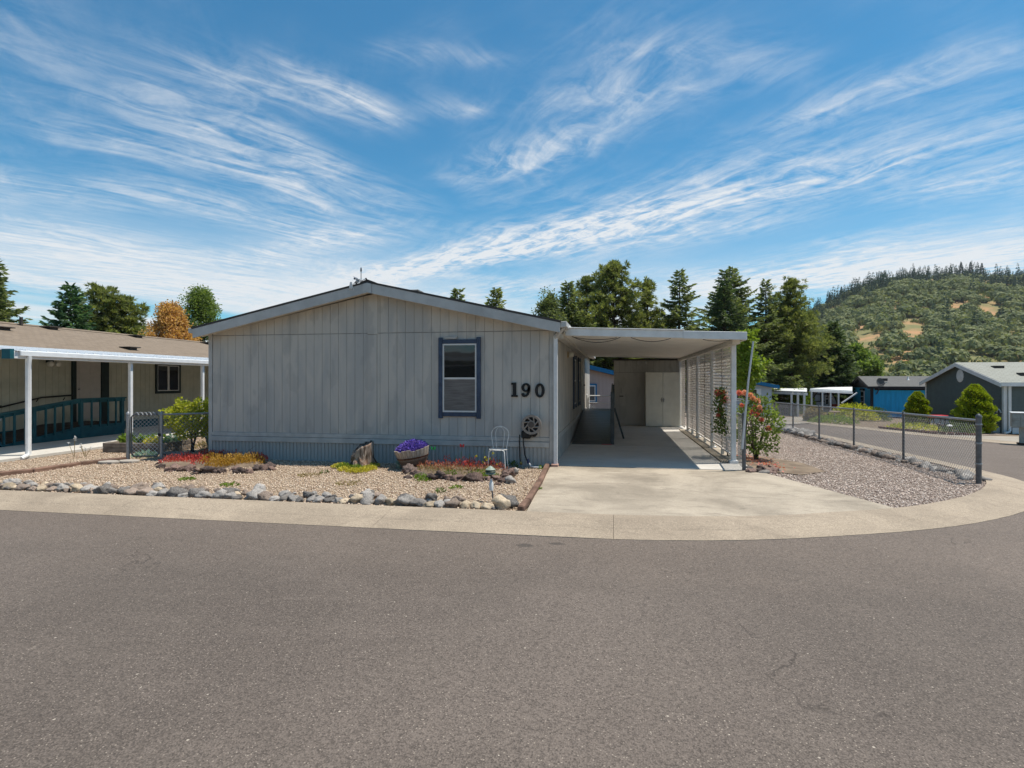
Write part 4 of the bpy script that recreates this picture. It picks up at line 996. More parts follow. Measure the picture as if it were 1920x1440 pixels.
# right flower bed
b2 = thing('flower_bed', 'flower bed of faded red succulents ringed with lava rocks under the wire chair', 'flower bed', (0, 0, 0))
for px, py, s in [(769, 889, .17), (766, 899, .09), (779, 893, .12), (789, 896, .13), (811, 901, .12), (828, 899, .15), (842, 901, .12), (859, 902, .15), (876, 903, .13), (894, 903, .15), (931, 902, .13), (917, 903, .11), (953, 894, .17), (963, 890, .13), (945, 899, .12), (943, 906, .11), (958, 907, .13), (932, 911, .08), (940, 884, .1), (965, 886, .1)]:
    rock(b2, LAVAS if px < 940 else LAVAS + RIVER[:8], T(px, py), s * .74, .25)
soil(b2, [(800, 888, .45, .09), (850, 889, .5, .09), (905, 889, .5, .09)])
patch(b2, 'red_succulent', L_RED, [(835, 881, .18), (868, 882, .22), (885, 884, .2), (925, 884, .18), (795, 879, .14), (915, 880, .15)], 800, .22, .06, .016)
patch(b2, 'faded_succulent', L_PINK, [(790, 883, .22), (810, 886, .25), (832, 888, .24), (855, 889, .22), (890, 889, .22), (915, 889, .2), (935, 889, .16)], 1300, .17, .055, .016)
patch(b2, 'dry_succulent', L_TAN, [(800, 889, .25), (825, 891, .24), (850, 891, .24), (880, 892, .22), (910, 892, .22)], 1100, .13, .05, .014)
patch(b2, 'green_succulent', L_WEED, [(790, 901, .12), (845, 894, .16), (900, 893, .2), (918, 896, .16)], 700, .08, .05, .018)
def stems(parent, name, pts, hs, m, r=.004):
    mb = MB()
    for (px, py), h in zip(pts, hs):
        p = T(px, py); mb.tube([p, p + Vector((.02, 0, h * .6)), p + Vector((random.uniform(-.05, .05), 0, h))], r, 5)
    return mb.build(name, m, parent, kind='stuff')
stems(b2, 'flower_stem', [(862, 884), (852, 884), (878, 884), (905, 884), (915, 884), (922, 884), (935, 884)], [.36, .3, .33, .40, .38, .3, .28], L_WEED)
Q = []
for px, py, D in [(893, 855, 10.4), (910, 858, 10.4), (912, 862, 10.4), (918, 860, 10.4), (906, 867, 10.4), (931, 870, 10.4), (924, 850, 10.4)]:
    c = np.array(at(px, py, D)); k = 14; Q.append(leafquads(np.repeat(c[None], k, 0), rnd(k), .035, .02))
quads('yellow_flower', np.concatenate(Q), L_YEL, b2, 'stuff')
# golden ring of stonecrop under the stump
st_p = T(670, 879)
sc_ = thing('stonecrop_mat', 'bright yellow green stonecrop mat around the foot of the stump', 'plant', (0, 0, 0))
patch(sc_, 'leaves', L_YEL, [(638, 879, .15), (650, 885, .15), (664, 888, .14), (678, 887, .14), (692, 883, .15), (700, 877, .12)], 1900, .07, .04, .022)
patch(sc_, 'green_leaves', L_WEED, [(645, 880, .14), (668, 884, .16), (692, 878, .14)], 700, .09, .045, .022)
# stump: hollow, torn top, roots
stump = thing('tree_stump', 'hollow weathered tree stump with torn top against the skirting', 'stump', (st_p.x, st_p.y + .12, 0))
b = bmesh.new(); rows, cols = 14, 36; vv = []
for j in range(rows):
    t_ = j / (rows - 1)
    for i in range(cols):
        a = 6.283 * i / cols; flare = .06 * max(0, 1 - t_ * 2.6) * (1 + math.sin(a * 5))
        top = .44 + .06 * math.cos(a - .7) + .035 * mnoise.noise((math.cos(a) * 4, math.sin(a) * 4, 2)) - .14 * max(0, math.cos(a - R(205))) ** 2
        r = .235 - .045 * t_ + flare + .035 * mnoise.fractal((math.cos(a) * 2.2, math.sin(a) * 2.2, t_ * 1.2), 1, 2, 3) + .012 * math.sin(a * 17 + 3 * mnoise.noise((a, t_, 0)))
        hole = math.exp(-(((a - R(238)) / .42) ** 2) - ((t_ - .36) / .2) ** 2); r -= .13 * hole
        vv.append(b.verts.new((r * math.cos(a) + .05 * t_, r * math.sin(a), top * t_)))
for j in range(rows - 1):
    for i in range(cols): b.faces.new((vv[j * cols + i], vv[j * cols + (i + 1) % cols], vv[(j + 1) * cols + (i + 1) % cols], vv[(j + 1) * cols + i]))
ctr = b.verts.new((.05, .0, .26))
for i in range(cols): b.faces.new((vv[(rows - 1) * cols + i], vv[(rows - 1) * cols + (i + 1) % cols], ctr))
me = bpy.data.meshes.new('stump_body'); b.to_mesh(me); b.free()
STM, t, out = newmat('weathered_stump'); co = coord(t, (9, 9, 1.2))
sc1 = t.mix(t.ramp(t.noise(co, 2.0, 7, .65, .8), .38, .62), (.075, .045, .03), (.40, .325, .265)); sc1 = t.mix(t.math('MULTIPLY', t.ramp(t.noise(coord(t), 5, 5, .6), .5, .65), .7), sc1, (.22, .12, .075))
principled(t, out, sc1, .9, .2, 0, bump(t, t.noise(co, 3, 7, .7), .9, .03)); me.materials.append(STM); me.shade_smooth(); link('stump_body', me, None, stump)
MB().tube([(.02, -.26, .02), (.0, -.2, .14), (.02, -.17, .2)], [.05, .045, .02], 8).build('root', STM, stump, True); MB().tube([(.16, -.23, .0), (.12, -.2, .12), (.08, -.18, .22)], [.06, .05, .02], 8).build('root', STM, stump, True)
# half barrel planter, leaning left
bp = T(768, 884)
bar = thing('barrel_planter', 'leaning half barrel planter full of purple flowers beside the stump', 'planter', (bp.x + .02, bp.y + .22, .035))
bar.rotation_euler = (R(4), R(-8), 0)
STV, t, out = newmat('barrel_stave'); zc = t.sep(coord(t))[2]
sv = t.mix(t.ramp(t.noise(coord(t, (20, 20, 3)), 1.0, 6, .65), .35, .65), (.23, .185, .15), (.42, .36, .30))
sv = t.mix(t.math('MULTIPLY', t.ramp(t.math('ADD', zc, t.math('MULTIPLY', t.noise(coord(t, (14, 14, 2)), 1, 4, .6), .12)), .30, .20), .8), sv, (.085, .05, .035))
principled(t, out, sv, .9, .2, 0, bump(t, t.noise(coord(t, (60, 60, 6)), 1, 4, .6), .4, .006))
ns = 22
for k in range(ns):
    a = 2 * math.pi * k / ns; hh = .36 + random.uniform(-.02, .022); hw0, hw1 = .205 * math.pi / ns * .97, .325 * math.pi / ns * .97
    m_ = MB(); vs_ = []
    for z, r, hw in ((0, .205, hw0), (.18, .275, (hw0 + hw1) / 2 + .002), (hh, .325, hw1)):
        for rr in (r - .022, r):
            for sgn in (-1, 1): vs_.append((rr, sgn * hw * (rr / r), z))
    m_.add(vs_, [(0, 2, 3, 1)] + [(q + i[0], q + i[1], q + 4 + i[1], q + 4 + i[0]) for q in (0, 4) for i in ((2, 3), (3, 1), (1, 0), (0, 2))] + [(8, 9, 11, 10)])
    m_.build('stave', STV, bar, rot=(0, 0, a))
RUST = mat('rusty_iron', (.09, .04, .025), .8, .4, 14, b=.3)
for z, r in ((.05, .226), (.20, .284)):
    h_ = MB(); k = 28
    h_.add([(rr * math.cos(6.283 * i / k), rr * math.sin(6.283 * i / k), zz) for i in range(k) for rr, zz in ((r + .001, z), (r + .005, z + .001), (r + .016, z + .03), (r + .011, z + .03))], [(4 * i + j, 4 * i + (j + 1) % 4, 4 * ((i + 1) % k) + (j + 1) % 4, 4 * ((i + 1) % k) + j) for i in range(k) for j in range(4)]); h_.build('hoop', RUST, bar)
MB().lathe([(.001, .27), (.29, .28), (.29, .30), (.001, .31)], 20).build('soil', DIRT, bar)
k = 2300; a = RNG.uniform(0, 6.283, k); r = .285 * np.sqrt(RNG.uniform(0, 1, k))
P = np.stack([r * np.cos(a), r * np.sin(a) + .03, .32 + .17 * RNG.uniform(.1, 1, k) * (1.1 - (r / .285) ** 2 * .75)], 1)
quads('blossoms', leafquads(P, np.stack([np.cos(a) * .5, np.sin(a) * .5, np.ones(k)], 1) + rnd(k), .05, .026), L_PURPLE, bar)
quads('leaves', leafquads(P[:500] - [0, 0, .06], rnd(500), .06, .02), L_ROSE, bar)
# white wire chair frame
cpz = T(931, 886)
ch = thing('wire_chair', 'white bent wire chair frame standing in the right flower bed', 'chair', (cpz.x, cpz.y, 0))
WIRE = mat('white_enamel_wire', (.66, .65, .62), .5, .06, 30, dirt=(.45, .40, .34))
def arc(cx, cz, rx, rz_, a0, a1, n, y=0): return [(cx + rx * math.cos(R(a0 + (a1 - a0) * i / n)), y, cz + rz_ * math.sin(R(a0 + (a1 - a0) * i / n))) for i in range(n + 1)]
MB().tube([(-.125, .30, .41)] + [(-.145, .31, .52), (-.16, .32, .62)] + arc(0, .66, .165, .145, 170, 10, 12, .33) + [(.16, .32, .62), (.145, .31, .52), (.125, .30, .41)], .0085, 8).build('back_frame', WIRE, ch, True)
MB().tube([(-.062, .30, .41), (-.075, .31, .55)] + arc(0, .66, .085, .135, 175, 5, 10, .325) + [(.075, .31, .55), (.062, .30, .41)], .0055, 8).build('inner_back_wire', WIRE, ch, True)
MB().tube(arc(0, 0, .16, .16, 0, 360, 20), .008, 8).build('seat_ring', WIRE, ch, True, loc=(0, .15, .40), rot=(R(90), 0, 0))
for sx in (-1, 1):
    MB().tube([(sx * .165, .0, .0), (sx * .145, .0, .28), (sx * .14, .01, .37), (sx * .10, .02, .40), (0, .02, .405)], .0100, 8).build('leg', WIRE, ch, True)
    MB().tube([(sx * .155, .33, .0), (sx * .13, .3, .3), (sx * .125, .30, .41)], .0100, 8).build('leg', WIRE, ch, True)
# solar path light
pl = T(925, 944)
lamp = thing('path_light', 'small tiered green path light with white tag among the kerb rocks', 'path light', (pl.x, pl.y, .02))
GRN = mat('faded_green_plastic', (.035, .055, .042), .5, .2, 14); PALE = mat('pale_green_plastic', (.25, .30, .24), .5, .12, 14)
MB().tube([(.0, 0, 0), (-.018, 0, .16)], .011, 8).build('stake', DGALV, lamp)
MB().tube([(-.018, 0, .16), (-.035, 0, .36)], .009, 8).build('stem', BLACK, lamp)
MB().lathe([(.006, 0), (.028, .012), (.030, .11), (.02, .13), (.008, .17)], 12, (-.026, -.012, .145)).build('tag', WHITE, lamp, True)
for z, r0, r1, m_ in ((.352, .022, .048, GRN), (.378, .07, .05, PALE), (.404, .074, .055, GRN), (.432, .068, .045, PALE)):
    MB().lathe([(.01, z - .008), (r0, z), (r0 * 1.0, z + .006), (r1, z + .024), (.01, z + .028)], 18, (-.04, 0, 0)).build('tier', m_, lamp, True)
MB().lathe([(.045, .455), (.03, .472), (.006, .486)], 16, (-.04, 0, 0)).build('cap', PALE, lamp, True)
# two insect garden stakes
def insect(label, px, py, foot, m, s):
    f = T(*foot); q = at(px, py, depth(f.x, f.y)); t = thing('garden_stake', label, 'garden stake', (f.x, f.y, 0)); z = q.z; x = q.x - f.x
    MB().tube([(0, 0, 0), (x, 0, z)], .003, 5).build('stake', GALV, t)
    MB().tube([(x, -.01, z - s * .5), (x, -.01, z + s * .6)], .006, 6).build('body', BLACK, t)
    for sx in (-1, 1):
        w_ = MB().prism([(x + sx * .004, z), (x + sx * s * .5, z + s * .75), (x + sx * s, z + s * .7), (x + sx * s * .85, z + .1 * s), (x + sx * s * .8, z - s * .5), (x + sx * s * .35, z - s * .55)], 1, -.008, -.004); w_.build('wing', m, t)
insect('red butterfly garden stake standing before the skirting behind the bed', 866.5, 836, (867, 884), mat('red_plastic', (.55, .03, .03), .4, .15, 20), .045)
insect('green dragonfly garden stake right beside the leaning barrel planter', 812.5, 841, (813, 884), mat('green_plastic', (.02, .36, .09), .4, .15, 20), .05)
# weeds in the gravel
for i, (px, py, n, r, h, m, lb) in enumerate([(608, 889, 26, .06, .10, L_ROSE, 'small dark green weed in the middle of the tan gravel'), (826, 925, 40, .06, .08, L_ROSE, 'small dark weed in tan gravel just behind the kerb rocks'), (855, 917, 90, .10, .05, L_WEED, 'flat yellow green weed before the right flower bed'),
        (795, 903, 130, .12, .06, L_WEED, 'bright green weed at the left foot of the right flower bed'), (350, 901, 90, .12, .05, L_WEED, 'low pale green weed right of the left flower bed front'), (430, 912, 90, .12, .05, L_WEED, 'low green weed between left flower bed and kerb rocks'),
        (960, 877, 60, .1, .14, L_ROSE, 'dark leafy weed against skirting left of the hose'), (1017, 880, 50, .07, .10, L_WEED, 'small green weed by the white hose end'), (655, 909, 120, .2, .04, L_TAN, 'flat dry tan weed patch in the gravel below the stump'), (580, 893, 90, .18, .04, L_TAN, 'flat dry tan weed patch left of the stump gravel'),
        (756, 880, 60, .07, .24, L_BLUE, 'thin grey green weed leaning on the barrel planter'), (1009, 922, 50, .04, .07, L_WEED, 'green weed in the joint beside the driveway timber edging')]):
    tuft('weed', lb, 'weed', px, py, n, r, h, m, w=.022, spread=1.0, ln=max(.05, h * .5))
tw = T(452, 868); o = MB().tube([(0, 0, 0), (.12, .02, .22), (.3, .05, .36)], [.005, .004, .002], 5).build('dry_twig', TIMBER, loc=(tw.x, tw.y, 0)); tag(o, 'thin dry twig leaning up from the left flower bed', 'twig')

# ================================================================== the neighbour at the left
NR = R(2.2); NO = (-10.89, -.75)
nh = thing('neighbour_home', 'long pale olive home with brown shingles and teal trim left of the grey home', 'house', (*NO, 0), NR)
def NP(x, y, z=0):
    c, s = math.cos(NR), math.sin(NR); return Vector((NO[0] + c * x - s * y, NO[1] + s * x + c * y, z))
NY0, NY1 = -9, 17
MB().box(-10.9, -3.5, NY0, NY1, .0, 2.55).build('wall', NWALL, nh)
gv = MB(); y = NY0 + .1
while y < NY1:
    gv.box(-3.5, -3.49, y, y + .19, .36, 2.5); y += .2
gv.build('wall_boards', NWALL, nh, kind='stuff')
MB().box(-3.5, -3.46, NY0, NY1, .0, .34).build('skirting', TEAL, nh)
MB().prism([(-3.05, 2.44), (-7.2, 3.46), (-7.2, 3.52), (-3.05, 2.5)], 1, NY0 - .3, NY1 + .3).build('roof_slope', SHBROWN, nh)
MB().prism([(-7.2, 3.46), (-11.35, 2.44), (-11.35, 2.5), (-7.2, 3.52)], 1, NY0 - .3, NY1 + .3).build('roof_slope', SHBROWN, nh)
MB().prism([(-7.35, 3.50), (-7.2, 3.535), (-7.05, 3.50), (-7.2, 3.56)], 1, NY0 - .3, NY1 + .3).build('ridge_cap', SHBROWN, nh)
MB().box(-3.06, -3.02, NY0 - .3, -.35, 2.36, 2.52).build('eave_board', TEAL, nh)
DARKV = mat('dark_roof_vent', (.05, .042, .036), .7, .2, 10)
def nroof(px, py):       # point of the near roof slope at a pixel
    d = ray(px, py); best = None
    for i in range(400):
        D = 10 + i * .06; p = at(px, py, D); c, s = math.cos(-NR), math.sin(-NR); lx = c * (p.x - NO[0]) - s * (p.y - NO[1]); ly = s * (p.x - NO[0]) + c * (p.y - NO[1])
        if -7.2 < lx < -3 and p.z <= 2.5 + (-3.05 - lx) * .2458: return lx, ly, p.z
    return None
for px, py in ((95, 617), (256, 632.5), (244, 655), (388, 645), (3, 618)):
    q = nroof(px, py)
    if q:
        v_ = MB().box(q[0] - .14, q[0] + .14, q[1] - .14, q[1] + .14, q[2] - .06, q[2] + .05).build('roof_vent', DARKV, nh); MB().box(q[0] - .22, q[0] + .22, q[1] - .24, q[1] + .24, q[2] + .052, q[2] + .085).build('vent_cap', DARKV, v_, bevel=.01)
MB().tube([(-7.0, 5.9, 3.4), (-7.0, 5.9, 3.75)], .05, 8).build('vent_pipe', DARKV, nh)
# patio cover: white ribbed metal, beam, posts, downspout
ALW = mat('white_aluminium', (.72, .73, .74), .4, .05, 5, spec=.5)
rbm = MB(); y = -.35; k = 0
while y < 14.2:
    for (ya, yb_, zt) in ((y, y + .19, .0), (y + .19, y + .235, .028)):
        rbm.prism([(-3.3, 2.53 + zt), (-.02, 2.275 + zt), (-.02, 2.262), (-3.3, 2.517)], 1, ya, yb_)
    y += .235
rbm.build('patio_cover', ALW, nh)
MB().box(-.22, -.06, -.38, 14.2, 2.11, 2.26).build('patio_beam', ALW, nh, bevel=.008)
MB().box(-.06, -.0, -.28, 14.2, 2.16, 2.272).build('patio_gutter', ALW, nh, bevel=.012)
MB().box(-.24, -.04, -.47, -.385, 2.10, 2.30).build('beam_end_cap', TEAL, nh)
for yy in (0, 2.7, 5.45, 8.2, 10.9): MB().box(-.18, -.10, yy - .04, yy + .04, .08, 2.108).build('patio_post', ALW, nh, bevel=.006)
ds = MB(); ds.tube([(-.02, -.08, 2.16), (-.03, -.09, 2.0), (-.045, -.09, 1.9), (-.045, -.09, .2), (-.02, -.12, .1), (.0, -.28, .05)], .042, 8); ds.build('downspout', WHITE, nh, True)
# door, trim, windows, porch light
nd = MB().box(-3.489, -3.46, 4.42, 5.28, .5, 2.42).build('door', mat('door_paint', (.44, .40, .36), .6, .05, 5), nh, bevel=.006)
for i in range(2):
    for j, (za, zb) in enumerate(((.62, 1.05), (1.15, 1.75), (1.85, 2.3))): MB().box(-3.462, -3.452, 4.53 + i * .36, 4.83 + i * .36, za, zb).build('door_panel', MATS['door_paint'], nd, bevel=.004)
MB().lathe([(.02, 0), (.03, .03), (.012, .06)], 10, (-3.46, 4.5, 1.4), 0).build('door_knob', GALV, nd, True)
DTEAL = mat('dark_teal_trim', (.010, .022, .022), .6, .2, 6)
for a, b in ((4.29, 4.41), (5.29, 5.56)): MB().box(-3.49, -3.43, a, b, .4, 2.44).build('door_trim', DTEAL, nh)
window(nh, 'x', 7.62, 8.68, 1.29, 2.2, -3.488, VINYL, GLASS, None, .07, out=1)
wn = nh.children[-1]
for q in ((7.54, 7.615, 1.2, 2.28), (8.685, 8.76, 1.2, 2.28), (7.616, 8.684, 1.2, 1.285), (7.616, 8.684, 2.205, 2.28)): MB().box(-3.488, -3.445, q[0], q[1], q[2], q[3]).build('trim_board', DTEAL, wn)
MB().box(-3.48, -3.455, 8.11, 8.19, 1.32, 2.17).build('mullion', VINYL, wn)
window(nh, 'x', 11.6, 12.6, .9, 2.2, -3.488, VINYL, GLASS, DTEAL, .07, out=1)
pl_ = MB().box(-3.49, -3.40, 3.5, 3.66, 2.16, 2.26).build('porch_light', DTEAL, nh)
for dy in (-.1, .12): MB().lathe([(.03, 0), (.07, .04), (.075, .12), (.03, .15)], 12, (-3.4, 3.58 + dy, 2.12), 0).build('lamp_glass', OFFWH, pl_, True)
MB().box(-3.489, -3.47, 2.2, 2.28, .62, .74).build('outlet', WHITE, nh)
# teal ramp with railing
nr_ = thing('teal_ramp', 'teal painted wooden ramp with balusters on the left neighbour porch', 'ramp', (*NO, 0), NR)
def rampz(y): return .09 + .36 * min(1, max(0, (y - .7) / 2.6))
DECK = mat('dark_ramp_deck', (.045, .035, .03), .8, .3, 8)
k = 20
for i in range(k):
    ya = .7 + 4.05 * i / k; yb_ = ya + 4.05 / k - .012
    MB().prism([(ya, rampz(ya)), (yb_, rampz(yb_)), (yb_, rampz(yb_) - .035), (ya, rampz(ya) - .035)], 0, -3.4, -2.2).build('deck_board', DECK, nr_)
for a, b in ((.8, 2.0), (2.0, 3.35), (3.35, 4.75)): MB().prism([(a, .06), (b, .06), (b, rampz(b) - .04), (a, rampz(a) - .04)], 0, -2.2, -2.165).build('side_skirt', TEAL, nr_)
for y in (1.98, 3.32, 4.70): MB().box(-2.25, -2.16 + .0, y - .045, y + .045, .06, rampz(y) + .68).build('rail_post', TEAL, nr_, bevel=.005)
for a, b in ((.62, 3.3), (3.3, 4.8)):
    MB().beam((-2.2, a, rampz(a) + .70), (-2.2, b, rampz(b) + .70), .14, .04).build('rail_cap', TEAL, nr_, bevel=.004); MB().beam((-2.2, a, rampz(a) + .64), (-2.2, b, rampz(b) + .64), .04, .085).build('rail', TEAL, nr_, bevel=.004)
for y in (1.2, 1.45, 1.72, 2.25, 2.5, 2.74, 2.98, 3.6, 3.88, 4.15, 4.42): MB().box(-2.16, -2.125, y - .02, y + .02, rampz(y) - .09, rampz(y) + .66).build('baluster', TEAL, nr_)
MB().beam((-2.14, .75, rampz(.7) + .62), (-2.14, 1.15, .1), .05, .05).build('brace', TEAL, nr_)
MB().tube([(-3.40, .4, .66), (-3.40, 1.0, .74), (-3.40, 3.3, rampz(3.3) + .74), (-3.40, 4.25, rampz(4.2) + .78)], .022, 8).build('wall_handrail', BLACK, nr_, True)
for y in (1.2, 2.2, 3.2, 4.0): MB().tube([(-3.46, y, rampz(y) + .64), (-3.40, y, rampz(y) + .72)], .012, 6).build('handrail_bracket', BLACK, nr_)
ps = MB().box(-3.45, -.0, -8, 13, .0, .075).build('patio_slab', SLABM, bevel=.01, loc=(*NO, .012), rot=(0, 0, NR)); tag(ps, kind='structure')
ALW_ = mat('pale_metal_pole', (.50, .51, .52), .45, .1, 12, spec=.5)
# ================================================================== wire fences
def chain_mesh(mb, A, B, z0, z1, d=.052, r=.0022):
    """diagonal wires between two ground points; z0, z1 heights over the ground line A-B"""
    A, B = Vector(A), Vector(B); L = (Vector((B.x, B.y, 0)) - Vector((A.x, A.y, 0))).length; H = z1 - z0; st = d * math.sqrt(2)
    def P(s, h): q = A + (B - A) * (s / L); return Vector((q.x, q.y, q.z + z0 + h))
    for sg in (1, -1):
        k = -H if sg > 0 else 0
        while k < (L if sg > 0 else L + H):
            if sg > 0: ha, hb = max(0, -k), min(H, L - k)
            else: ha, hb = max(0, k - L), min(H, k)
            if hb - ha > .01: mb.tube([P(k + sg * ha, ha), P(k + sg * hb, hb)], r, 3, False)
            k += st
    return mb
def post(t, p, h, r, name='post', m=None):
    MB().lathe([(r, 0), (r, h - .03), (r * 1.15, h - .03), (r * 1.1, h), (r * .3, h + .035)], 12, (p.x, p.y, p.z - .02)).build(name, m or DGALV, t, True)
fence = thing('wire_fence', 'grey chain link fence with posts along the side road round the corner yard', 'fence', (0, 0, 0))
fx = 7.46
FP = [Vector((7.30, .15, 0)), Vector((7.42, 3.2, 0)), Vector((7.50, 6.0, 0)), Vector((7.54, 8.6, 0)), Vector((7.56, 11.6, 0)), Vector((7.58, 14.8, 0))]
for p, px in zip(FP, (1835, 1694, 1601, 1536, 1487, 1448)): p.x = FW(px, 800, p.y)[0]; p.z = terr(p.x, p.y)
for i, p in enumerate(FP): post(fence, p, 1.14 if i else 1.20, .042 if i == 0 else .026)
for a, b in zip(FP, FP[1:]):
    MB().tube([a + Vector((0, 0, 1.10)), b + Vector((0, 0, 1.10))], .02, 8).build('top_rail', GALV, fence, True)
    chain_mesh(MB(), a, b, .03, 1.09, .056, .0027).build('wire_mesh', GALV, fence, kind='stuff')
for z in (.35, .7, 1.02): MB().lathe([(.048, z), (.052, z + .01), (.048, z + .03)], 12, (FP[0].x, FP[0].y, FP[0].z)).build('tension_band', GALV, fence)
bf = thing('wire_fence', 'chain link fence running left behind the rose bush to the lattice', 'fence', (0, 0, 0))
a, b = FP[-1], Vector((3.9, 15.4, terr(3.9, 15.4))); post(bf, b, 1.14, .026)
MB().tube([a + Vector((0, .02, 1.1)), b + Vector((0, .02, 1.1))], .02, 8).build('top_rail', GALV, bf, True); chain_mesh(MB(), a, b, .03, 1.09, .06, .0025).build('wire_mesh', GALV, bf, kind='stuff')
sf = thing('wire_fence', 'short piece of chain link fence between lattice post and leaning pole', 'fence', (0, 0, 0))
sp = T(1395, 886); sq_ = Vector((3.50, .92, 0)); post(sf, sp, 1.08, .034); hd = Vector((0, 0, 1.02))
MB().tube([sp + hd, sq_ + hd], .018, 8).build('top_rail', GALV, sf, True); chain_mesh(MB(), sp, sq_, .05, 1.0, .056, .0027).build('wire_mesh', GALV, sf, kind='stuff')
pole = MB().tube([at(1391.5, 842, depth(sp.x, sp.y) - .05), at(1403, 715, depth(sp.x, sp.y) - .05), at(1412.5, 640, depth(sp.x, sp.y) - .05)], [.021, .018, .016], 10).build('leaning_pole', ALW_, None, True); tag(pole, 'tall thin metal pole leaning beside the rose bush, tied to a fence post', 'pole')
# gate and fence at the left
gt = thing('wire_gate', 'narrow chain link gate with curled top wires left of the grey home', 'gate', (0, 0, 0))
gp0, gp1 = T(240, 864), T(302.5, 863)
post(gt, gp0, 1.0, .036, m=GALV); post(gt, gp1, 1.0, .032, m=GALV)
g0, g1_ = gp0.lerp(gp1, .1), gp0.lerp(gp1, .94); up = lambda z: Vector((0, 0, z))
c0, c1 = g0.lerp(g1_, .08), g0.lerp(g1_, .92)
MB().tube([g0 + up(.5), g0 + up(.16), c0 + up(.09), c1 + up(.09), g1_ + up(.16), g1_ + up(.9), c1 + up(.95), c0 + up(.95), g0 + up(.9), g0 + up(.5)], .017, 8).build('gate_frame', DGALV, gt, True)
chain_mesh(MB(), g0, g1_, .1, .94, .056, .003).build('wire_mesh', WHITE, gt, kind='stuff')
for k in range(6):
    q = g0.lerp(g1_, .12 + k * .15); MB().tube([q + up(.95), q + Vector((.03, 0, 1.0)), q + Vector((.07, 0, .99)), q + Vector((.10, 0, .94))], .012, 6).build('curled_wire', GALV, gt, True)
MB().box(-.03, .03, -.03, .03, .5, .56).build('latch', BLACK, gt, loc=(g1_.x + .02, g1_.y, 0))
lf = thing('wire_fence', 'chain link fence through the leafy shrub beside the gate', 'fence', (0, 0, 0))
e_ = Vector((-7.42, .25, 0)); MB().tube([gp1 + up(.95), e_ + up(.95)], .018, 8).build('top_rail', GALV, lf, True); chain_mesh(MB(), gp1, e_, .05, .94, .056, .003).build('wire_mesh', GALV, lf, kind='stuff'); post(lf, e_, 1.0, .026, m=GALV)
# arched gate at the back of the carport
ag = thing('wire_gate', 'white framed chain link gate with arched top beyond the charcoal ramp', 'gate', (0, 0, 0))
AY = 12.4; ax0, ax1 = FW(1103, 760, AY)[0], FW(1146, 760, AY)[0]; azt = FW(1120, 742, AY)[1]
MB().tube([(ax0, AY, .1), (ax0, AY, azt - .08), (ax0 + .08, AY, azt), (ax1 - .08, AY, azt), (ax1, AY, azt - .08), (ax1, AY, .1)], .022, 8).build('gate_frame', WHITE, ag, True)
MB().tube([(ax0, AY, azt - .28), (ax1, AY, azt - .28)], .014, 8).build('gate_bar', WHITE, ag, True)
chain_mesh(MB(), (ax0, AY, 0), (ax1, AY, 0), .1, azt - .28, .06, .003).build('wire_mesh', WHITE, ag, kind='stuff')
for q in (ax0 - .06, ax1 + .06): post(ag, Vector((q, AY, 0)), azt + .06, .03, m=WHITE)
# stones along the fence foot
fr2 = thing('rock_edging', 'low ridge of dark broken stones along the foot of the corner fence', 'rock edging', (0, 0, 0))
for i in range(150):
    y = .55 + 13.8 * (i + random.random()) / 150; s = random.uniform(.06, .13)
    if 10.0 < y < 13.5: s = random.uniform(.13, .24)
    x = 7.40 + .01 * y + random.uniform(-.12, .25); rock(fr2, SLATE if y < 9.6 else RIVER[:8], (x, y, terr(x, y)), s, .25)
cr = thing('rock_edging', 'few brown flat rocks at the foot of the rose bush', 'rock edging', (0, 0, 0))
for px, py, s in ((1408, 889, .09), (1420, 888, .10), (1432, 890, .08), (1442, 888, .12), (1450, 885, .09), (1460, 886, .07), (1425, 880, .07), (1405, 882, .08)): rock(cr, LAVAS + SLATE, T(px, py), s, .35)

# ================================================================== shrubs and roses near the home
def shrub(name, label, base, rx, ry, h, n, m, ls=.06, lw=.035, stems_=6, z0=.35, lump=.3, cat='shrub', blooms=None):
    t = thing(name, label, cat, base); mb = MB(); cl = []
    for i in range(stems_):
        a = random.uniform(0, 6.28); r = random.uniform(.2, .8)
        e = Vector((rx * r * math.cos(a), ry * r * math.sin(a), h * random.uniform(.6, .9)))
        mb.tube([(random.uniform(-.04, .04), random.uniform(-.04, .04), 0), e * .5 + Vector((0, 0, h * .06)), e], [.016, .011, .004], 6)
    mb.build('stems', BARK, t)
    d = rnd(n); P0 = d * RNG.uniform(.5, 1, (n, 1)) ** .5
    lob = 1 + lump * np.sin(d[:, 0] * 6 + 1) * np.cos(d[:, 1] * 5 + d[:, 2] * 4)
    P = P0 * lob[:, None] * np.array([rx, ry, h * (1 - z0) / 2]); P[:, 2] += h * (1 + z0) / 2
    keep = RNG.uniform(0, 1, n) < .35 + .65 * (np.sin(P[:, 0] * 17) * np.cos(P[:, 1] * 15 + 1) * np.sin(P[:, 2] * 16 + 2) > -.25)
    P, d = P[keep], d[keep]
    quads('leaves', leafquads(P, unit(d + rnd(len(P)) * 1.2 + np.array([0, 0, .15])), ls * RNG.uniform(.6, 1.2, len(P)), lw), m, t); return t
sb = T(345, 850)
s1 = shrub('leafy_shrub', 'yellow green leafy shrub growing behind the wire fence by the home corner', sb + Vector((.12, .1, 0)), .58, .45, 1.2, 2700, L_SHRUB, .085, .055, 9, .30)
rosep = T(1418, 866)
def bloom(t, p, r, m):
    k = 46; d = rnd(k); quads('bloom', leafquads(np.array(p)[None] + d * r * .25 * RNG.uniform(.2, 1, (k, 1)), d + np.array([0, 0, .3]), r * .95, r * .85), m, t)
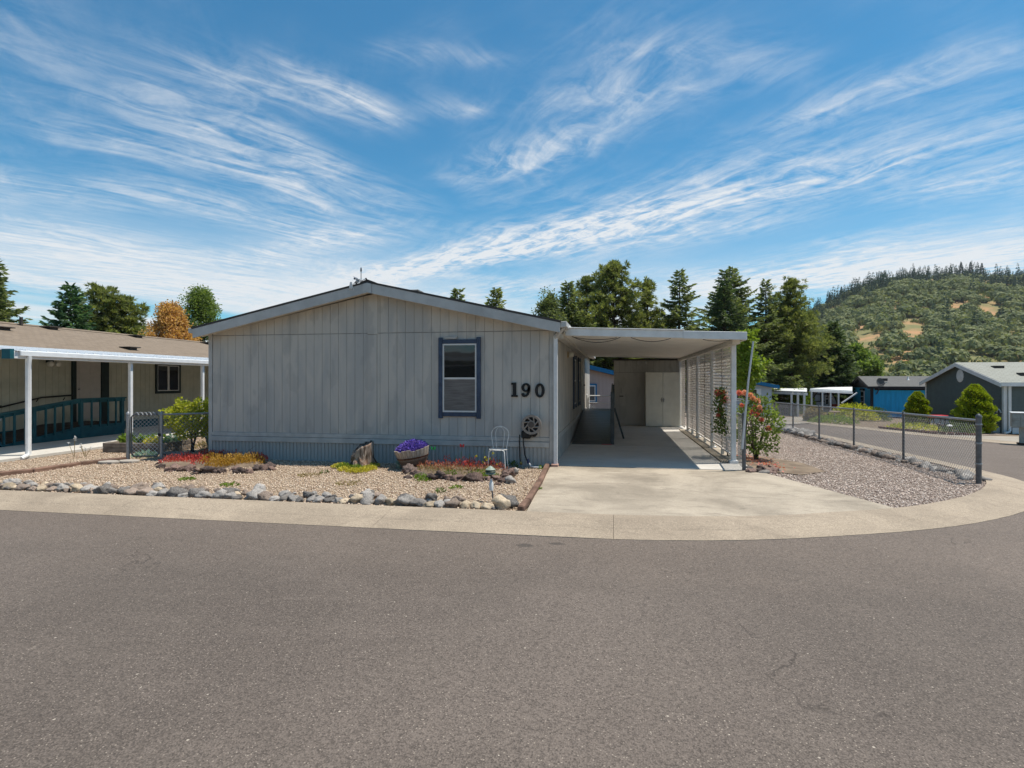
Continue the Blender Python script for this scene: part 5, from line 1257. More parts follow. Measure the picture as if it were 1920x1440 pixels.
rs = shrub('rose_bush', 'tall rose bush with coral and peach blooms right of the lattice', rosep + Vector((.04, .15, 0)), .46, .42, 1.36, 2300, L_ROSEB, .075, .045, 8, .12)
for px, py, r, m in [(1397, 737, .085, L_PEACH), (1386, 737, .08, L_PETAL), (1412, 747, .075, L_PEACH), (1421, 752, .08, L_PEACH), (1407, 741, .07, L_PEACH), (1416, 764, .075, L_PETAL), (1424, 770, .085, L_PETAL), (1411, 774, .09, L_PETAL), (1420, 778, .07, L_PETAL), (1428, 788, .07, L_PETAL), (1441, 803, .075, L_PETAL), (1391, 760, .06, L_PETAL), (1424, 764, .07, L_PEACH)]:
    q = at(px, py, depth(rosep.x, rosep.y) + random.uniform(-.2, .05)); bloom(rs, q - rs.location, r * .8, m)
cl = thing('climbing_rose', 'rose branch with pink blooms poking through the lattice into the carport', 'rose', (3.35, 1.75, 0))
MB().tube([(.12, 0, .0), (.08, .02, .6), (.0, 0, 1.05), (-.06, -.02, 1.5)], [.014, .012, .009, .005], 6).build('stems', BARK, cl)
k = 420; P = np.stack([RNG.normal(-.02, .07, k), RNG.normal(0, .18, k), RNG.uniform(.55, 1.5, k)], 1); quads('leaves', leafquads(P, rnd(k), .075, .045), L_ROSE, cl)
for px, py, r, m in ((1346, 737, .08, L_PETAL), (1358, 738, .09, L_PEACH), (1364, 750, .09, L_PETAL), (1351, 770, .065, L_PETAL), (1347, 779, .05, L_PETAL), (1357, 753, .07, L_PETAL)):
    q = at(px, py, depth(3.3, 1.7) + random.uniform(-.15, .15)); bloom(cl, q - cl.location, r, m)
# fallen petals
k = 300; px_ = RNG.normal(1428, 20, k); py_ = 858 + (px_ - 1400) * .25 + RNG.normal(4, 5, k); P = []
for a, b in zip(px_, py_):
    q = T(float(a), float(max(845, b))); P.append((q.x, q.y, q.z + .035))
P = np.array(P); D = rnd(k); D[:, 2] *= .25
tag(quads('fallen_petals', leafquads(P, D, .05, .035), L_PETAL), 'fallen coral petals strewn on the gravel below the rose bush', 'petals', kind='stuff')
MB().add([(3.66, .3, .02), (4.9, .2, .01), (5.2, 1.8, .0), (4.4, 3.0, .0), (3.66, 3.0, .02)], [(0, 1, 2, 3, 4)])
tag(sheet('rose_bed', [(3.66, .16), (4.35, -.1), (4.95, .5), (4.9, 1.6), (4.3, 2.4), (3.66, 2.4)], .034, DIRT, .5), kind='structure')
# young lime tree behind the lattice
lt = at(1397, 700, 17.0); lt.z = terr(lt.x, lt.y)
lm = thing('lime_green_tree', 'young bright lime green tree behind the lattice, left of the pole', 'tree', lt)
MB().tube([(0, 0, 0), (.03, 0, 1.2), (0, .05, 2.4)], [.05, .04, .015], 8).build('trunk', BARK, lm)
Q = []
for i in range(60):
    zc = random.uniform(1.5, 3.05); rr = .40 * math.sqrt(max(.05, 1 - ((zc - 2.25) / .85) ** 2)); a = random.uniform(0, 6.28); u = random.uniform(.3, 1)
    c = np.array([rr * u * math.cos(a), rr * u * math.sin(a), zc]); k = 60; d = rnd(k); Q.append(leafquads(c + d * .2 * RNG.uniform(.3, 1, (k, 1)), d + np.array([0, 0, -.2]), .10, .065))
for a, l, zc in ((.25, .75, 2.05), (2.9, .55, 2.4), (.4, .4, 2.95)):
    for s in np.linspace(.4, 1, 8):
        c = np.array([l * s * math.cos(a), l * s * math.sin(a), zc + .25 * s]); k = 16; Q.append(leafquads(c + rnd(k) * .06, rnd(k), .10, .06))
quads('crown', np.concatenate(Q), L_LIME, lm)

# small things behind the gate: raised bed, pots
rp = T(192, 850)
rb3 = thing('raised_bed', 'grey timber raised bed with green plants behind the wire gate', 'planter', (rp.x, rp.y, .02), R(6))
for k in range(2):
    MB().box(0, 1.5, .0, .05, .11 * k + .002, .11 * k + .108).build('timber', GREYWOOD, rb3, bevel=.008); MB().box(0.0, .05, .052, 1.0, .11 * k + .002, .11 * k + .108).build('timber', GREYWOOD, rb3, bevel=.008); MB().box(1.45, 1.5, .052, 1.0, .11 * k + .002, .11 * k + .108).build('timber', GREYWOOD, rb3, bevel=.008); MB().box(.05, 1.45, .95, 1.0, .11 * k + .002, .11 * k + .108).build('timber', GREYWOOD, rb3, bevel=.008)
MB().box(.05, 1.45, .05, .95, .0, .18).build('soil', DIRT, rb3)
for x, y, r, h, m, lb in ((.33, .35, .16, .28, L_WEED, 'round leafed green plant at the left end of the raised bed'), (.62, .5, .10, .22, L_WEED, 'small green plant in the middle of the raised bed'), (.98, .45, .22, .26, L_LIME, 'pale green plant in the raised bed behind the gate'), (1.25, .6, .15, .22, L_BLUE, 'blue green plant at the right end of the raised bed'), (1.05, .2, .15, .16, L_YEL, 'yellow plant at the front of the raised bed')):
    p = rb3.location + Vector((x * math.cos(R(6)) - y * math.sin(R(6)), x * math.sin(R(6)) + y * math.cos(R(6)), .17)); tuft('bed_plant', lb, 'plant', 0, 0, 170, r, h, m, p=p, w=.06, spread=1, ln=.09)
tuft('silver_plant', 'pale blue green plant right at the foot of the wire gate', 'plant', 272, 858, 200, .22, .16, L_BLUE, w=.035, ln=.08)
for px, py, h, lb in ((139, 858, .5, 'tall dry weed with white seed heads on the left gravel'), (160, 858, .32, 'shorter dry weed with white seed heads beside the taller one')):
    p = T(px, py); t = thing('dry_weed', lb, 'weed', p); mb = MB(); Q = []
    for k in range(4):
        e = Vector((random.uniform(-.1, .12), random.uniform(-.05, .05), h * random.uniform(.6, 1))); mb.tube([(0, 0, 0), e * .6, e], .005, 5); Q.append(leafquads(np.repeat(np.array(e)[None], 12, 0) + rnd(12) * .015, rnd(12), .03, .02))
    mb.build('stems', L_TAN, t); quads('seed_heads', np.concatenate(Q), WHITE, t)
pp = T(386, 846); pot = thing('blue_pot', 'blue grey plastic pot at the left corner of the grey home', 'pot', (pp.x - .05, pp.y + .35, 0))
MB().lathe([(.14, 0), (.19, .28), (.205, .28), (.205, .32), (.17, .32), (.165, .29)], 18).build('body', mat('blue_grey_plastic', (.13, .20, .23), .6, .12, 9), pot, True)
k = 160; quads('leaves', leafquads(rnd(k) * .12 + np.array([0, 0, .36]), rnd(k) + np.array([0, 0, .6]), .09, .03), L_BLUE, pot)
kb = thing('flat_stone', 'flat grey stone slab lying under the leafy shrub', 'stone', T(330, 855)); MB().prism([(-.3, -.12), (.25, -.14), (.34, .05), (.1, .16), (-.28, .12)], 2, 0, .09).build('slab', ROCKS[1], kb, bevel=.02)
for q, lb in (((-8.3, 1.9), 'low dry ground plants between shrub and patio slab'),):
    tuft('dry_ground_plants', lb, 'plant', 0, 0, 700, .8, .2, L_TAN, p=Vector((q[0], q[1], 0)), w=.02, spread=.8, ln=.12)

# ================================================================== trees behind the houses
def trunk_part(t, h, r0, r1, lean=(0, 0)):
    MB().tube([(0, 0, -.3), (lean[0] * .3, lean[1] * .3, h * .5), (lean[0], lean[1], h)], [r0, (r0 + r1) / 2, r1], 8).build('trunk', BARK, t)
def spruce(label, px, ytop, D, wpx, m=L_SPRUCE, dens=1., up=0., bare=.12, ragged=.4, lean=(0, 0), group='conifers behind the homes'):
    base = at(px, HZ, D); base.z = terr(base.x, base.y); top = at(px, ytop, D); h = top.z - base.z; Rr = wpx / F * D
    t = thing('spruce_tree', label, 'tree', base, group=group); trunk_part(t, h * .97, h * .022, .02, lean)
    nbr = int(128 * dens); P, Dv, Ln, Wd = [], [], [], []; br = MB()
    for i in range(nbr):
        u = bare + (1 - bare) * ((i + random.random()) / nbr) ** .88
        L = Rr * ((1 - u) ** .92) * random.uniform(1 - ragged, 1.12) * (1.0 if u < .93 else 1.0) + .12
        if random.random() < .06: L *= 1.25
        az = i * 2.39996 + random.uniform(-.5, .5); el = up + .55 * (u - .55) + random.uniform(-.12, .12)
        o = Vector((lean[0] * u, lean[1] * u, h * u)); dv = Vector((math.cos(az) * math.cos(el), math.sin(az) * math.cos(el), math.sin(el)))
        if L > .5: br.tube([o, o + dv * L * .55, o + dv * L * .95 + Vector((0, 0, L * .06))], [.035, .02, .006], 4, False)
        k = max(4, int(L * 11))
        for s in np.linspace(.18, 1.0, k):
            p = o + dv * L * s + Vector((0, 0, L * (.09 * s * s - .07 * math.sin(s * 3.1)))); tl = .42 * L * (1.05 - s) + .16
            for sd_ in (-1, 1):
                az2 = az + sd_ * random.uniform(.5, 1.15); d2 = Vector((math.cos(az2), math.sin(az2), random.uniform(-.35, .12)))
                for q in range(max(1, int(tl / .17))):
                    P.append(p + d2 * (q * .16)); Dv.append(d2 + Vector((random.uniform(-.3, .3), random.uniform(-.3, .3), random.uniform(-.45, .2)))); Ln.append(.30); Wd.append(.10)
            P.append(p); Dv.append(dv + Vector((0, 0, random.uniform(-.3, .4)))); Ln.append(.32); Wd.append(.14)
    br.build('branches', BARK, t); P = np.array(P); n = len(P)
    quads('crown', leafquads(P, np.array(Dv), np.array(Ln) * RNG.uniform(.7, 1.25, n), np.array(Wd)), m, t); return t
def pine(label, px, ytop, D, wpx, m=L_PINE, dens=1., shape=.75, bare=.1, tuft_=.30, name='pine_tree', ln=.30, lw=.06, low=None, group='conifers behind the homes', hole=0.):
    base = at(px, HZ, D); base.z = terr(base.x, base.y); top = at(px, ytop, D); h = top.z - base.z; Rr = wpx / F * D
    t = thing(name, label, 'tree', base, group=group); trunk_part(t, h * .95, h * .024, .03); br = MB(); Q = []
    nb_ = int(85 * dens)
    for i in range(nb_):
        u = bare + (1 - bare) * ((i + random.random()) / nb_) ** .9
        L = Rr * max(.06, (1 - u) ** shape * (1 if u > .3 else .75 + .8 * u)) * random.uniform(.5, 1.25); az = i * 2.39996 + random.uniform(-.6, .6); el = random.uniform(.1, .65) + .5 * max(0, u - .6)
        o = Vector((0, 0, h * u * .96)); dv = Vector((math.cos(az) * math.cos(el), math.sin(az) * math.cos(el), math.sin(el)))
        br.tube([o, o + dv * L * .6, o + dv * L + Vector((0, 0, L * .12))], [.04, .025, .008], 4, False)
        for s in np.linspace(.35 if L > 1 else .5, 1.0, max(2, int(L * 3.2))):
            for q in range(1 + (random.random() < .55)):
                c = o + dv * L * s + Vector((random.gauss(0, .16), random.gauss(0, .16), random.gauss(.08, .14) + L * .1 * s)) * (1 + .35 * L * .3)
                k = int(random.uniform(22, 34)); d = unit(rnd(k) + np.array([dv.x * .5, dv.y * .5, .75])); Q.append(leafquads(np.array(c)[None] + d * .05, d, tuft_ * RNG.uniform(.7, 1.2, k), lw))
    c = np.array([0, 0, h - .35]); d = unit(rnd(40) * .5 + np.array([0, 0, 1])); Q.append(leafquads(c[None] + d * .1, d, .4, lw))
    br.build('branches', BARK, t); quads('crown', np.concatenate(Q), m, t); return t
def broad(name, label, px, ytop, D, wpx, m, ybot=None, n=130, leaf=.2, cone=0, group='broad leaved trees behind the homes'):
    base = at(px, HZ, D); base.z = terr(base.x, base.y); top = at(px, ytop, D); h = top.z - base.z; Rr = wpx / F * D
    t = thing(name, label, 'tree', base, group=group); trunk_part(t, h * .75, h * .03, .05); Q = []; br = MB()
    for i in range(n):
        u = random.random() ** .7; zc = h * (.28 + .70 * u); prof = math.sin(min(1, (1.06 - u) * 1.25) * math.pi * .5) * (1 - cone) + cone * (1.08 - u) ** .8 * (1 + .3 * math.sin(i * 1.7)); a = random.uniform(0, 6.28); rr = Rr * prof * math.sqrt(random.uniform(.08, 1))
        c = Vector((rr * math.cos(a), rr * math.sin(a), zc)); k = 130; d = rnd(k); R_ = random.uniform(.25, .66) * (Rr / 2.2) ** .5
        if i % 3 == 0: br.tube([(0, 0, max(.3 * h, zc - rr * .9)), c * .6 + Vector((0, 0, zc * .36)), c], [.05, .03, .01], 4, False)
        Q.append(leafquads(np.array(c)[None] + d * R_ * RNG.uniform(.35, 1, (k, 1)), d * .6 + rnd(k), leaf * RNG.uniform(.7, 1.2, k), leaf * .55))
    br.build('branches', BARK, t); quads('crown', np.concatenate(Q), m, t); return t
# left of the grey home
spruce('big spruce half cut off at the left picture edge', -25, 470, 34, 130, L_SPRUCE, 1.3)
spruce('bluish fir with thin pointed top behind the brown roof', 132, 535, 33, 104, L_FIR, 1.25, ragged=.5)
spruce('low dark fir top between the two left conifers', 168, 590, 36, 80, L_FIR, .9)
pine('bushy pine with upright tips right of the bluish fir', 190, 540, 36, 90, L_PINE, 1.3, .55)
pine('rounded pine leaning against its taller twin behind the brown roof', 236, 562, 37, 76, L_PINE, 1.2, .5)
broad('brown_tree', 'dead brown leaved tree between pines and the grey home roof', 320, 572, 34, 62, L_BROWN, n=140, leaf=.14, cone=.8)
broad('broadleaf_tree', 'tall green broadleaf tree touching the left end of the grey roof', 376, 543, 38, 64, L_BROAD, n=170, leaf=.14, cone=.6)
# behind the ridge
spruce('small tree tip above the right roof slope, the left one', 858, 541, 40, 60, L_SPRUCE, 1.0)
spruce('bushy tree tip above the right roof slope, the right one', 930, 542, 38, 80, L_PINE, 1.2)
# right of the ridge
broad('broadleaf_tree', 'loose crowned dark tree rising over the right end of the grey roof', 1030, 546, 36, 50, L_SPRUCE, n=110, leaf=.15, cone=.5)
spruce('dark fir squeezed between loose crowned tree and the big pine', 1066, 530, 38, 95, L_SPRUCE, 1.3)
pine('dark pine half hidden at the left side of the biggest pine', 1100, 519, 41, 72, L_SPRUCE, 1.2, .55)
pine('biggest full pine towering behind the carport roof', 1150, 494, 40, 112, L_PINE, 1.9, .6)
pine('slim pine right of the biggest pine', 1214, 526, 41, 74, L_PINE, 1.2, .85)
spruce('narrow spire topped spruce with long low branches over the carport', 1272, 508, 40, 120, L_SPRUCE, 1.15, ragged=.65, lean=(.1, 0))
spruce('low olive spruce filling the gap under the spire topped one', 1238, 585, 44, 110, L_PINE, .9)
spruce('broad dark spruce with twin top right of the spire topped one', 1372, 502, 46, 150, L_SPRUCE, 1.6, ragged=.55)
spruce('second top of the broad dark spruce, a touch lower and left', 1358, 508, 43, 100, L_DARK, 1.0, ragged=.5)
spruce('slender dark spruce beside the broad twin topped one', 1436, 526, 47, 84, L_SPRUCE, 1.2, ragged=.6)
pine('tall olive pine at the left foot of the wooded hill', 1482, 522, 48, 84, L_PINE, 1.7, .62)
pine('spreading pine with low boughs over the white pergola', 1475, 585, 50, 92, L_PINE, 1.3, .4, bare=.32)
spruce('blackish cedar standing before the hill left of the blue home', 1562, 604, 52, 78, L_DARK, 1.6, ragged=.35)
broad('broadleaf_tree', 'pale green broadleaf tree right behind the blackish cedar', 1606, 650, 70, 44, L_BROAD, n=90, leaf=.35)
broad('broadleaf_tree', 'low green thicket seen between pergola posts', 1480, 690, 62, 46, L_WEED, n=90, leaf=.3)
spruce('dark conifers seen through the gap above the pink home', 1122, 630, 56, 110, L_DARK, 1.3)
spruce('dark conifer filling the space behind the far shed', 1520, 655, 62, 100, L_DARK, 1.0)
# a line of far trees closing the view at the left
for px, y, lb in ((60, 640, 'far low tree seen over the brown roof near the left edge'), (440, 652, 'far low tree hidden mostly behind the grey home'),):
    broad('broadleaf_tree', lb, px, y, 60, 70, L_BROAD, n=60, leaf=.4)

# ================================================================== homes across the side road
def frame_home(name, label, cornerR, cornerL, z0, wall_h, rise, length, wallM, roofM, trimM, back=None, ov=.25, skirt=WHITE, boards=None):
    """gable end from cornerL (far) to cornerR (near); the long side runs from cornerR away to the right. Local x along the long side, y along the gable."""
    cr_, cl_ = Vector((cornerR.x, cornerR.y, 0)), Vector((cornerL.x, cornerL.y, 0)); g = cl_ - cr_; Wd = g.length
    rz = math.atan2(g.y, g.x) - math.pi / 2
    t = thing(name, label, 'house', (cr_.x, cr_.y, z0), rz); e = wall_h
    MB().prism([(0, 0), (Wd, 0), (Wd, e), (Wd / 2, e + rise), (0, e)], 0, 0, length).build('wall', wallM, t)
    sl = rise / (Wd / 2)
    MB().prism([(-ov, e - ov * sl + .05), (Wd / 2, e + rise + .05), (Wd / 2, e + rise + .12), (-ov, e - ov * sl + .12)], 0, -ov, length + ov).build('roof_slope', roofM, t)
    MB().prism([(Wd / 2, e + rise + .05), (Wd + ov, e - ov * sl + .05), (Wd + ov, e - ov * sl + .12), (Wd / 2, e + rise + .12)], 0, -ov, length + ov).build('roof_slope', roofM, t)
    for a, b in (((-ov, e - ov * sl - .1), (Wd / 2 - .003, e + rise - .1)), ((Wd / 2 + .003, e + rise - .1), (Wd + ov, e - ov * sl - .1))):
        MB().prism([a, b, (b[0], b[1] + .2), (a[0], a[1] + .2)], 0, -ov - .03, -ov).build('fascia_board', trimM, t)
    MB().box(-ov, length, -ov - .03, -ov, e - ov * sl - .06, e - ov * sl + .11).build('eave_board', trimM, t)
    return t, Wd
# grey green home
gr_, gl_ = at(1883, 813, 26.7), at(1737, 790, 33.9); gz = terr(gr_.x, gr_.y)
GW = mat('slate_green_siding', (.105, .125, .118), .65, .08, 3)
gh, gw = frame_home('slate_home', 'slate green lap sided home with white trim at the right edge', gr_, gl_, gz, 2.33, .98, 14, GW, SHGREEN, WHITE)
for i in range(13):
    z = .30 + i * .16; MB().prism([(0.0, z), (.0, z + .15), (-.012, z + .15), (-.034, z)], 0, .0, 14).build('lap_board', GW, gh); 
for i in range(19):
    z = .30 + i * .16; y0, y1 = .02, gw - .02
    if z > 2.28: k = (z + .16 - 2.33) / .98 * gw / 2; y0, y1 = k, gw - k
    if y1 - y0 < .3: continue
    MB().prism([(0.0, z), (.0, z + .15), (-.012, z + .15), (-.034, z)], 1, y0, y1).build('gable_lap_board', GW, gh)
MB().box(-.06, -.004, .3, gw, .0, .29).build('skirting', WHITE, gh); MB().box(.3, 14, -.05, -.004, .0, .29).build('skirting', WHITE, gh)
MB().box(-.05, .09, -.05, .09, .0, 2.3).build('corner_board', WHITE, gh); MB().box(.11, .23, -.12, -.02, .12, 2.28).build('downspout', WHITE, gh, bevel=.01); MB().tube([(.17, -.08, .2), (.1, -.2, .1), (-.25, -.5, .05)], .05, 8).build('downspout_elbow', WHITE, gh, True)
MB().box(-.05, .0, gw - .09, gw + .04, .0, 2.3).build('corner_board', WHITE, gh)
vt = MB().lathe([(.02, -.06), (.3, -.06), (.34, -.04), (.34, -.0)], 24, (0, gw / 2, 2.72), 0).build('gable_vent', WHITE, gh, True); vt.scale = (1, 1, 1)
wg = MB().box(-.06, -.002, 1.75, 2.7, 1.3, 2.15).build('window', WHITE, gh); MB().box(-.07, -.061, 1.83, 2.62, 1.38, 2.07).build('pane', GLASSL, wg)
ho_ = MB().tube([(-.05, .45, .95), (-.06, .42, 1.05), (-.06, .3, 1.12), (-.06, .18, 1.05), (-.05, .15, .95)], .03, 8).build('hose_hanger', WHITE, gh, True)
MB().box(1.2, 1.6, .9, 1.3, 2.5, 2.85).build('roof_vent', DARKV, gh)
for k in range(3): MB().box(.9 + 2.4 * k, 1.3 + 2.4 * k, 2.4, 2.8, 3.0, 3.22).build('roof_vent', DARKV, gh)
# blue home
br_, bl_ = at(1634, 780, 44), at(1599, 770, 50.5); bz = terr(br_.x, br_.y)
BW = mat('bright_blue_siding', (.02, .33, .60), .65, .12, 2, stretch=(3, 3, .4)); BT = mat('black_brown_trim', (.02, .018, .02), .7, .2, 6)
bh, bw2 = frame_home('blue_home', 'bright blue home with black trim and dish behind the corner fence', br_, bl_, bz, 2.27, .75, 13, BW, SHGREY, BT)
MB().prism([(.02, 2.2), (bw2 - .02, 2.2), (bw2 / 2, 2.98)], 0, -.04, -.004).build('gable_panel', BT, bh)
MB().box(-.06, .12, -.06, .12, 0, 2.2).build('corner_board', BT, bh); MB().box(.2, 13, -.04, -.003, 2.05, 2.24).build('frieze_board', BT, bh)
wq = MB().box(-.06, -.003, 2.3, 3.5, .55, 1.95).build('window', WHITE, bh)
for i in range(2):
    for j in range(3): MB().box(-.075, -.061, 2.42 + i * .52, 2.88 + i * .52, .68 + j * .42, 1.04 + j * .42).build('pane', GLASS, wq)
MB().prism([(2.1, 1.98), (3.7, 1.98), (3.4, 2.14), (2.4, 2.14)], 0, -.12, -.004).build('window_hood', BT, bh)
w3 = MB().box(4.0, 5.6, -.06, -.041, 1.62, 1.98).build('window', BT, bh); MB().box(4.12, 5.6, -.08, -.061, 1.70, 1.92).build('window_frame', WHITE, w3); MB().box(4.25, 5.5, -.09, -.081, 1.77, 1.86).build('pane', GLASS, w3)
for x in (1.0, 5.0): MB().box(x, x + .45, 1.7, 2.1, 2.65, 2.95).build('roof_vent', DARKV, bh)
MB().lathe([(.14, 0), (.06, .1), (.04, .3)], 10, (2.9, 2.1, 2.8)).build('vent_pipe', WHITE, bh, True)
MB().box(1.0, 1.5, -.05, -.003, .0, .01).build('sill', BT, bh)
dq = at(1651, 717.5, depth(br_.x, br_.y) - .4); dish = thing('satellite_dish', 'dark round satellite dish on the blue home wall under the eave', 'dish', (dq.x, dq.y, dq.z - .9))
DK = mat('dish_grey', (.075, .072, .07), .5, .1, 8)
MB().tube([(-.25, .35, .0), (-.18, .2, .05), (.0, .12, .55), (.0, .06, .85)], .035, 8).build('mast', DK, dish, True)
ds_ = MB().lathe([(.03, .09), (.2, .06), (.33, .0), (.345, .0), (.2, .075), (.03, .11)], 24, (0, 0, 0), 1).build('reflector', DK, dish, True, loc=(0, 0, .92), rot=(R(-12), 0, R(18)))
MB().tube([(.0, .0, .68), (.16, -.32, .82), (.2, -.36, .9)], .018, 6).build('feed_arm', DK, dish, True); MB().box(.14, .28, -.43, -.33, .86, .97).build('receiver', OFFWH, dish)
# light blue home and its pergola, seen over the roses
def wall_home(name, label, pL, pR, D, ytopL, ytopR, ybot, wallM, trimM, th=6):
    a, b = at(pL, ybot, D), at(pR, ybot, D); za, zb = at(pL, ytopL, D).z, at(pR, ytopR, D).z; L = (b - a).length; z0 = terr((a.x + b.x) / 2, (a.y + b.y) / 2) - .02
    t = thing(name, label, 'house', (a.x, a.y, z0), YAW); w_ = (b.x - a.x) * math.cos(YAW) + (b.y - a.y) * math.sin(YAW)
    MB().prism([(0, 0), (w_, 0), (w_, zb - z0), (0, za - z0)], 1, 0, th).build('wall', wallM, t)
    d = Vector((w_, 0, zb - za)).normalized()
    MB().prism([(-.3, za - z0 - .3 * d.z / d.x), (w_ + .35, zb - z0 + .35 * d.z / d.x), (w_ + .35, zb - z0 + .35 * d.z / d.x + .22), (-.3, za - z0 - .3 * d.z / d.x + .22)], 1, -.35, -.3).build('fascia_board', trimM, t)
    MB().prism([(-.3, za - z0 + .02), (w_ + .35, zb - z0 - .02), (w_ + .35, zb - z0 + .16), (-.3, za - z0 + .2)], 1, -.3, th + .3).build('roof_slope', SHGREY, t)
    return t, w_, z0
LBW = mat('pale_blue_siding', (.40, .45, .50), .7, .05, 3); BLT = mat('bright_blue_trim', (.012, .14, .30), .6, .1, 5)
lh, lw_, lz = wall_home('pale_blue_home', 'pale blue home with bright blue fascia behind the roses', 1330, 1447, 37, 704, 727, 780, LBW, BLT)
MB().box(.0, lw_, -.03, -.002, .0, .42).build('skirting', WHITE, lh)
wx_ = lw_ * (1396 - 1330) / 117; ww = MB().box(wx_ - .6, wx_ + 1.05, -.06, -.003, .95, 1.75).build('window', WHITE, lh); MB().box(wx_ - .5, wx_ + .75, -.075, -.061, 1.03, 1.68).build('pane', GLASS, ww)
MB().prism([(lw_ - 2.2, 1.0), (lw_ - 1.95, 1.06), (lw_ - 1.85, 1.22), (lw_ - 1.78, 1.05), (lw_ - 1.95, .95)], 1, -.05, -.003).build('wall_ornament', BLACK, lh)
pg = thing('white_pergola', 'white carport frame on slim posts beside the pale blue home', 'carport', (0, 0, 0))
pgz = lambda p: terr(p.x, p.y)
ptop = [at(1447, 736, 42), at(1478, 737.5, 41), at(1513, 739, 38.5)]
MB().beam(ptop[0], ptop[2], .12, .16).build('front_beam', WHITE, pg)
bk = [at(1440, 732, 48), at(1513, 735, 45)]; MB().prism([(0, 0), (1, 0)], 2, 0, .1) if False else None
MB().add([ptop[0] + up(.12), ptop[2] + up(.12), bk[1] + up(.25), bk[0] + up(.25), ptop[0] + up(.17), ptop[2] + up(.17), bk[1] + up(.3), bk[0] + up(.3)], [(0, 3, 2, 1), (4, 5, 6, 7), (0, 1, 5, 4), (1, 2, 6, 5), (2, 3, 7, 6), (3, 0, 4, 7)]).build('roof', WHITE, pg)
for px in (1484, 1496, 1508):
    D = 41.5 - (px - 1447) / 66 * 3.2; q = at(px, 738, D); g_ = terr(q.x, q.y); MB().box(-.06, .06, -.06, .06, 0, q.z - g_).build('post', WHITE, pg, loc=(q.x, q.y, g_))
q = at(1462, 760, 46.5); g_ = terr(q.x, q.y); MB().box(-1.0, .75, 0, .1, 0, 1.9).build('back_wall', OFFWH, pg, loc=(q.x, q.y, g_), rot=(0, 0, YAW)); MB().box(-1.0, -.5, -.05, -.01, 0, 1.75).build('door', mat('tan_door', (.42, .34, .25), .7, .1, 5), pg, loc=(q.x, q.y, g_), rot=(0, 0, YAW))
for px, lb in ((1468, 'weathered grey barrow like cart parked under the white pergola'), (1480, 'dark barbecue grill on legs under the white pergola')):
    q = at(px, 778, 41); g_ = terr(q.x, q.y); t = thing('patio_cart' if px == 1468 else 'barbecue_grill', lb, 'cart' if px == 1468 else 'grill', (q.x, q.y, g_), YAW); mt = GREYWOOD if px == 1468 else BLACK
    MB().box(-.3, .3, -.2, .2, .5, .75).build('body', mt, t, bevel=.05)
    for sx in (-.26, .26):
        for sy in (-.16, .16): MB().box(sx - .025, sx + .025, sy - .025, sy + .025, 0, .5).build('leg', mt, t)
# barn shed with curved roof and the white metal carport of the blue home
D = 47; sb0, sb1 = at(1522, 775, D), at(1568, 775, D); g_ = terr(sb0.x, sb0.y); sw = (sb1 - sb0).length
bs = thing('barn_shed', 'small white barn shed with round roof and black timber lines', 'shed', (sb0.x, sb0.y, g_), YAW)
prf = [(0, 0), (sw, 0), (sw, .9), (sw * .93, 1.25), (sw * .82, 1.62), (sw * .66, 1.95), (sw * .5, 2.05), (sw * .34, 1.95), (sw * .18, 1.62), (sw * .07, 1.25), (0, .9)]
MB().prism(prf, 1, 0, 3).build('wall', LBW, bs)
rf = MB()
for (a, b) in zip(prf[2:], prf[3:]): 
    c = Vector((sw / 2, 1.0)); f = lambda p: (c.x + (p[0] - c.x) * 1.05, c.y + (p[1] - c.y) * 1.06)
    rf.prism([a, b, f(b), f(a)], 1, -.08, 3.1)
rf.build('roof', BT, bs)
for z in (.95, 1.55): MB().box(sw * .12, sw * .88, -.05, -.003, z, z + .07).build('timber_line', BT, bs)
for x in (.34, .62): MB().box(sw * x, sw * x + .07, -.06, -.051, 1.0, 1.9).build('timber_line', BT, bs)
for x in (.52, .68):
    d = MB().box(sw * x, sw * x + .36, -.06, -.051, .05, 1.45).build('door', WHITE, bs); MB().box(sw * x + .08, sw * x + .28, -.07, -.061, .75, 1.15).build('pane', GLASS, d); MB().box(sw * x + .08, sw * x + .28, -.07, -.061, 1.25, 1.36).build('pane', GLASS, d)
rs2 = thing('red_roof_shed', 'little shed with red brown shingles peeking left of the barn shed', 'shed', (at(1504, 770, 48).x, at(1504, 770, 48).y, g_), YAW)
MB().box(0, .85, 0, 2, 0, 1.0).build('wall', LBW, rs2); MB().prism([(-.05, 1.0), (.85, 1.02), (.95, 1.75), (.5, 1.78)], 1, -.1, 2.1).build('roof', SHRED, rs2)
mc = thing('metal_carport', 'white metal carport roof on posts joined to the blue home', 'carport', (0, 0, 0))
c_ = [at(1519, 731, 40), at(1598, 735, 42), at(1598, 727.5, 48), at(1556, 728, 50)]
MB().add([p for p in c_] + [p + up(.1) for p in c_], [(0, 3, 2, 1), (4, 5, 6, 7), (0, 1, 5, 4), (1, 2, 6, 5), (2, 3, 7, 6), (3, 0, 4, 7)]).build('roof', WHITE, mc)
MB().beam(c_[0] + up(-.06), c_[1] + up(-.06), .1, .14).build('front_beam', WHITE, mc)
for f_ in (.03, .28, .47, .66): q = c_[0].lerp(c_[1], f_); g_ = terr(q.x, q.y); MB().box(-.05, .05, -.05, .05, 0, q.z - g_ - .1).build('post', WHITE, mc, loc=(q.x, q.y, g_))
q = c_[0].lerp(c_[1], .7); MB().beam(q + up(-.15) + Vector((.1, 0, -.7)), q + up(-.1) + Vector((1.2, .2, 0)), .08, .08).build('brace', WHITE, mc)
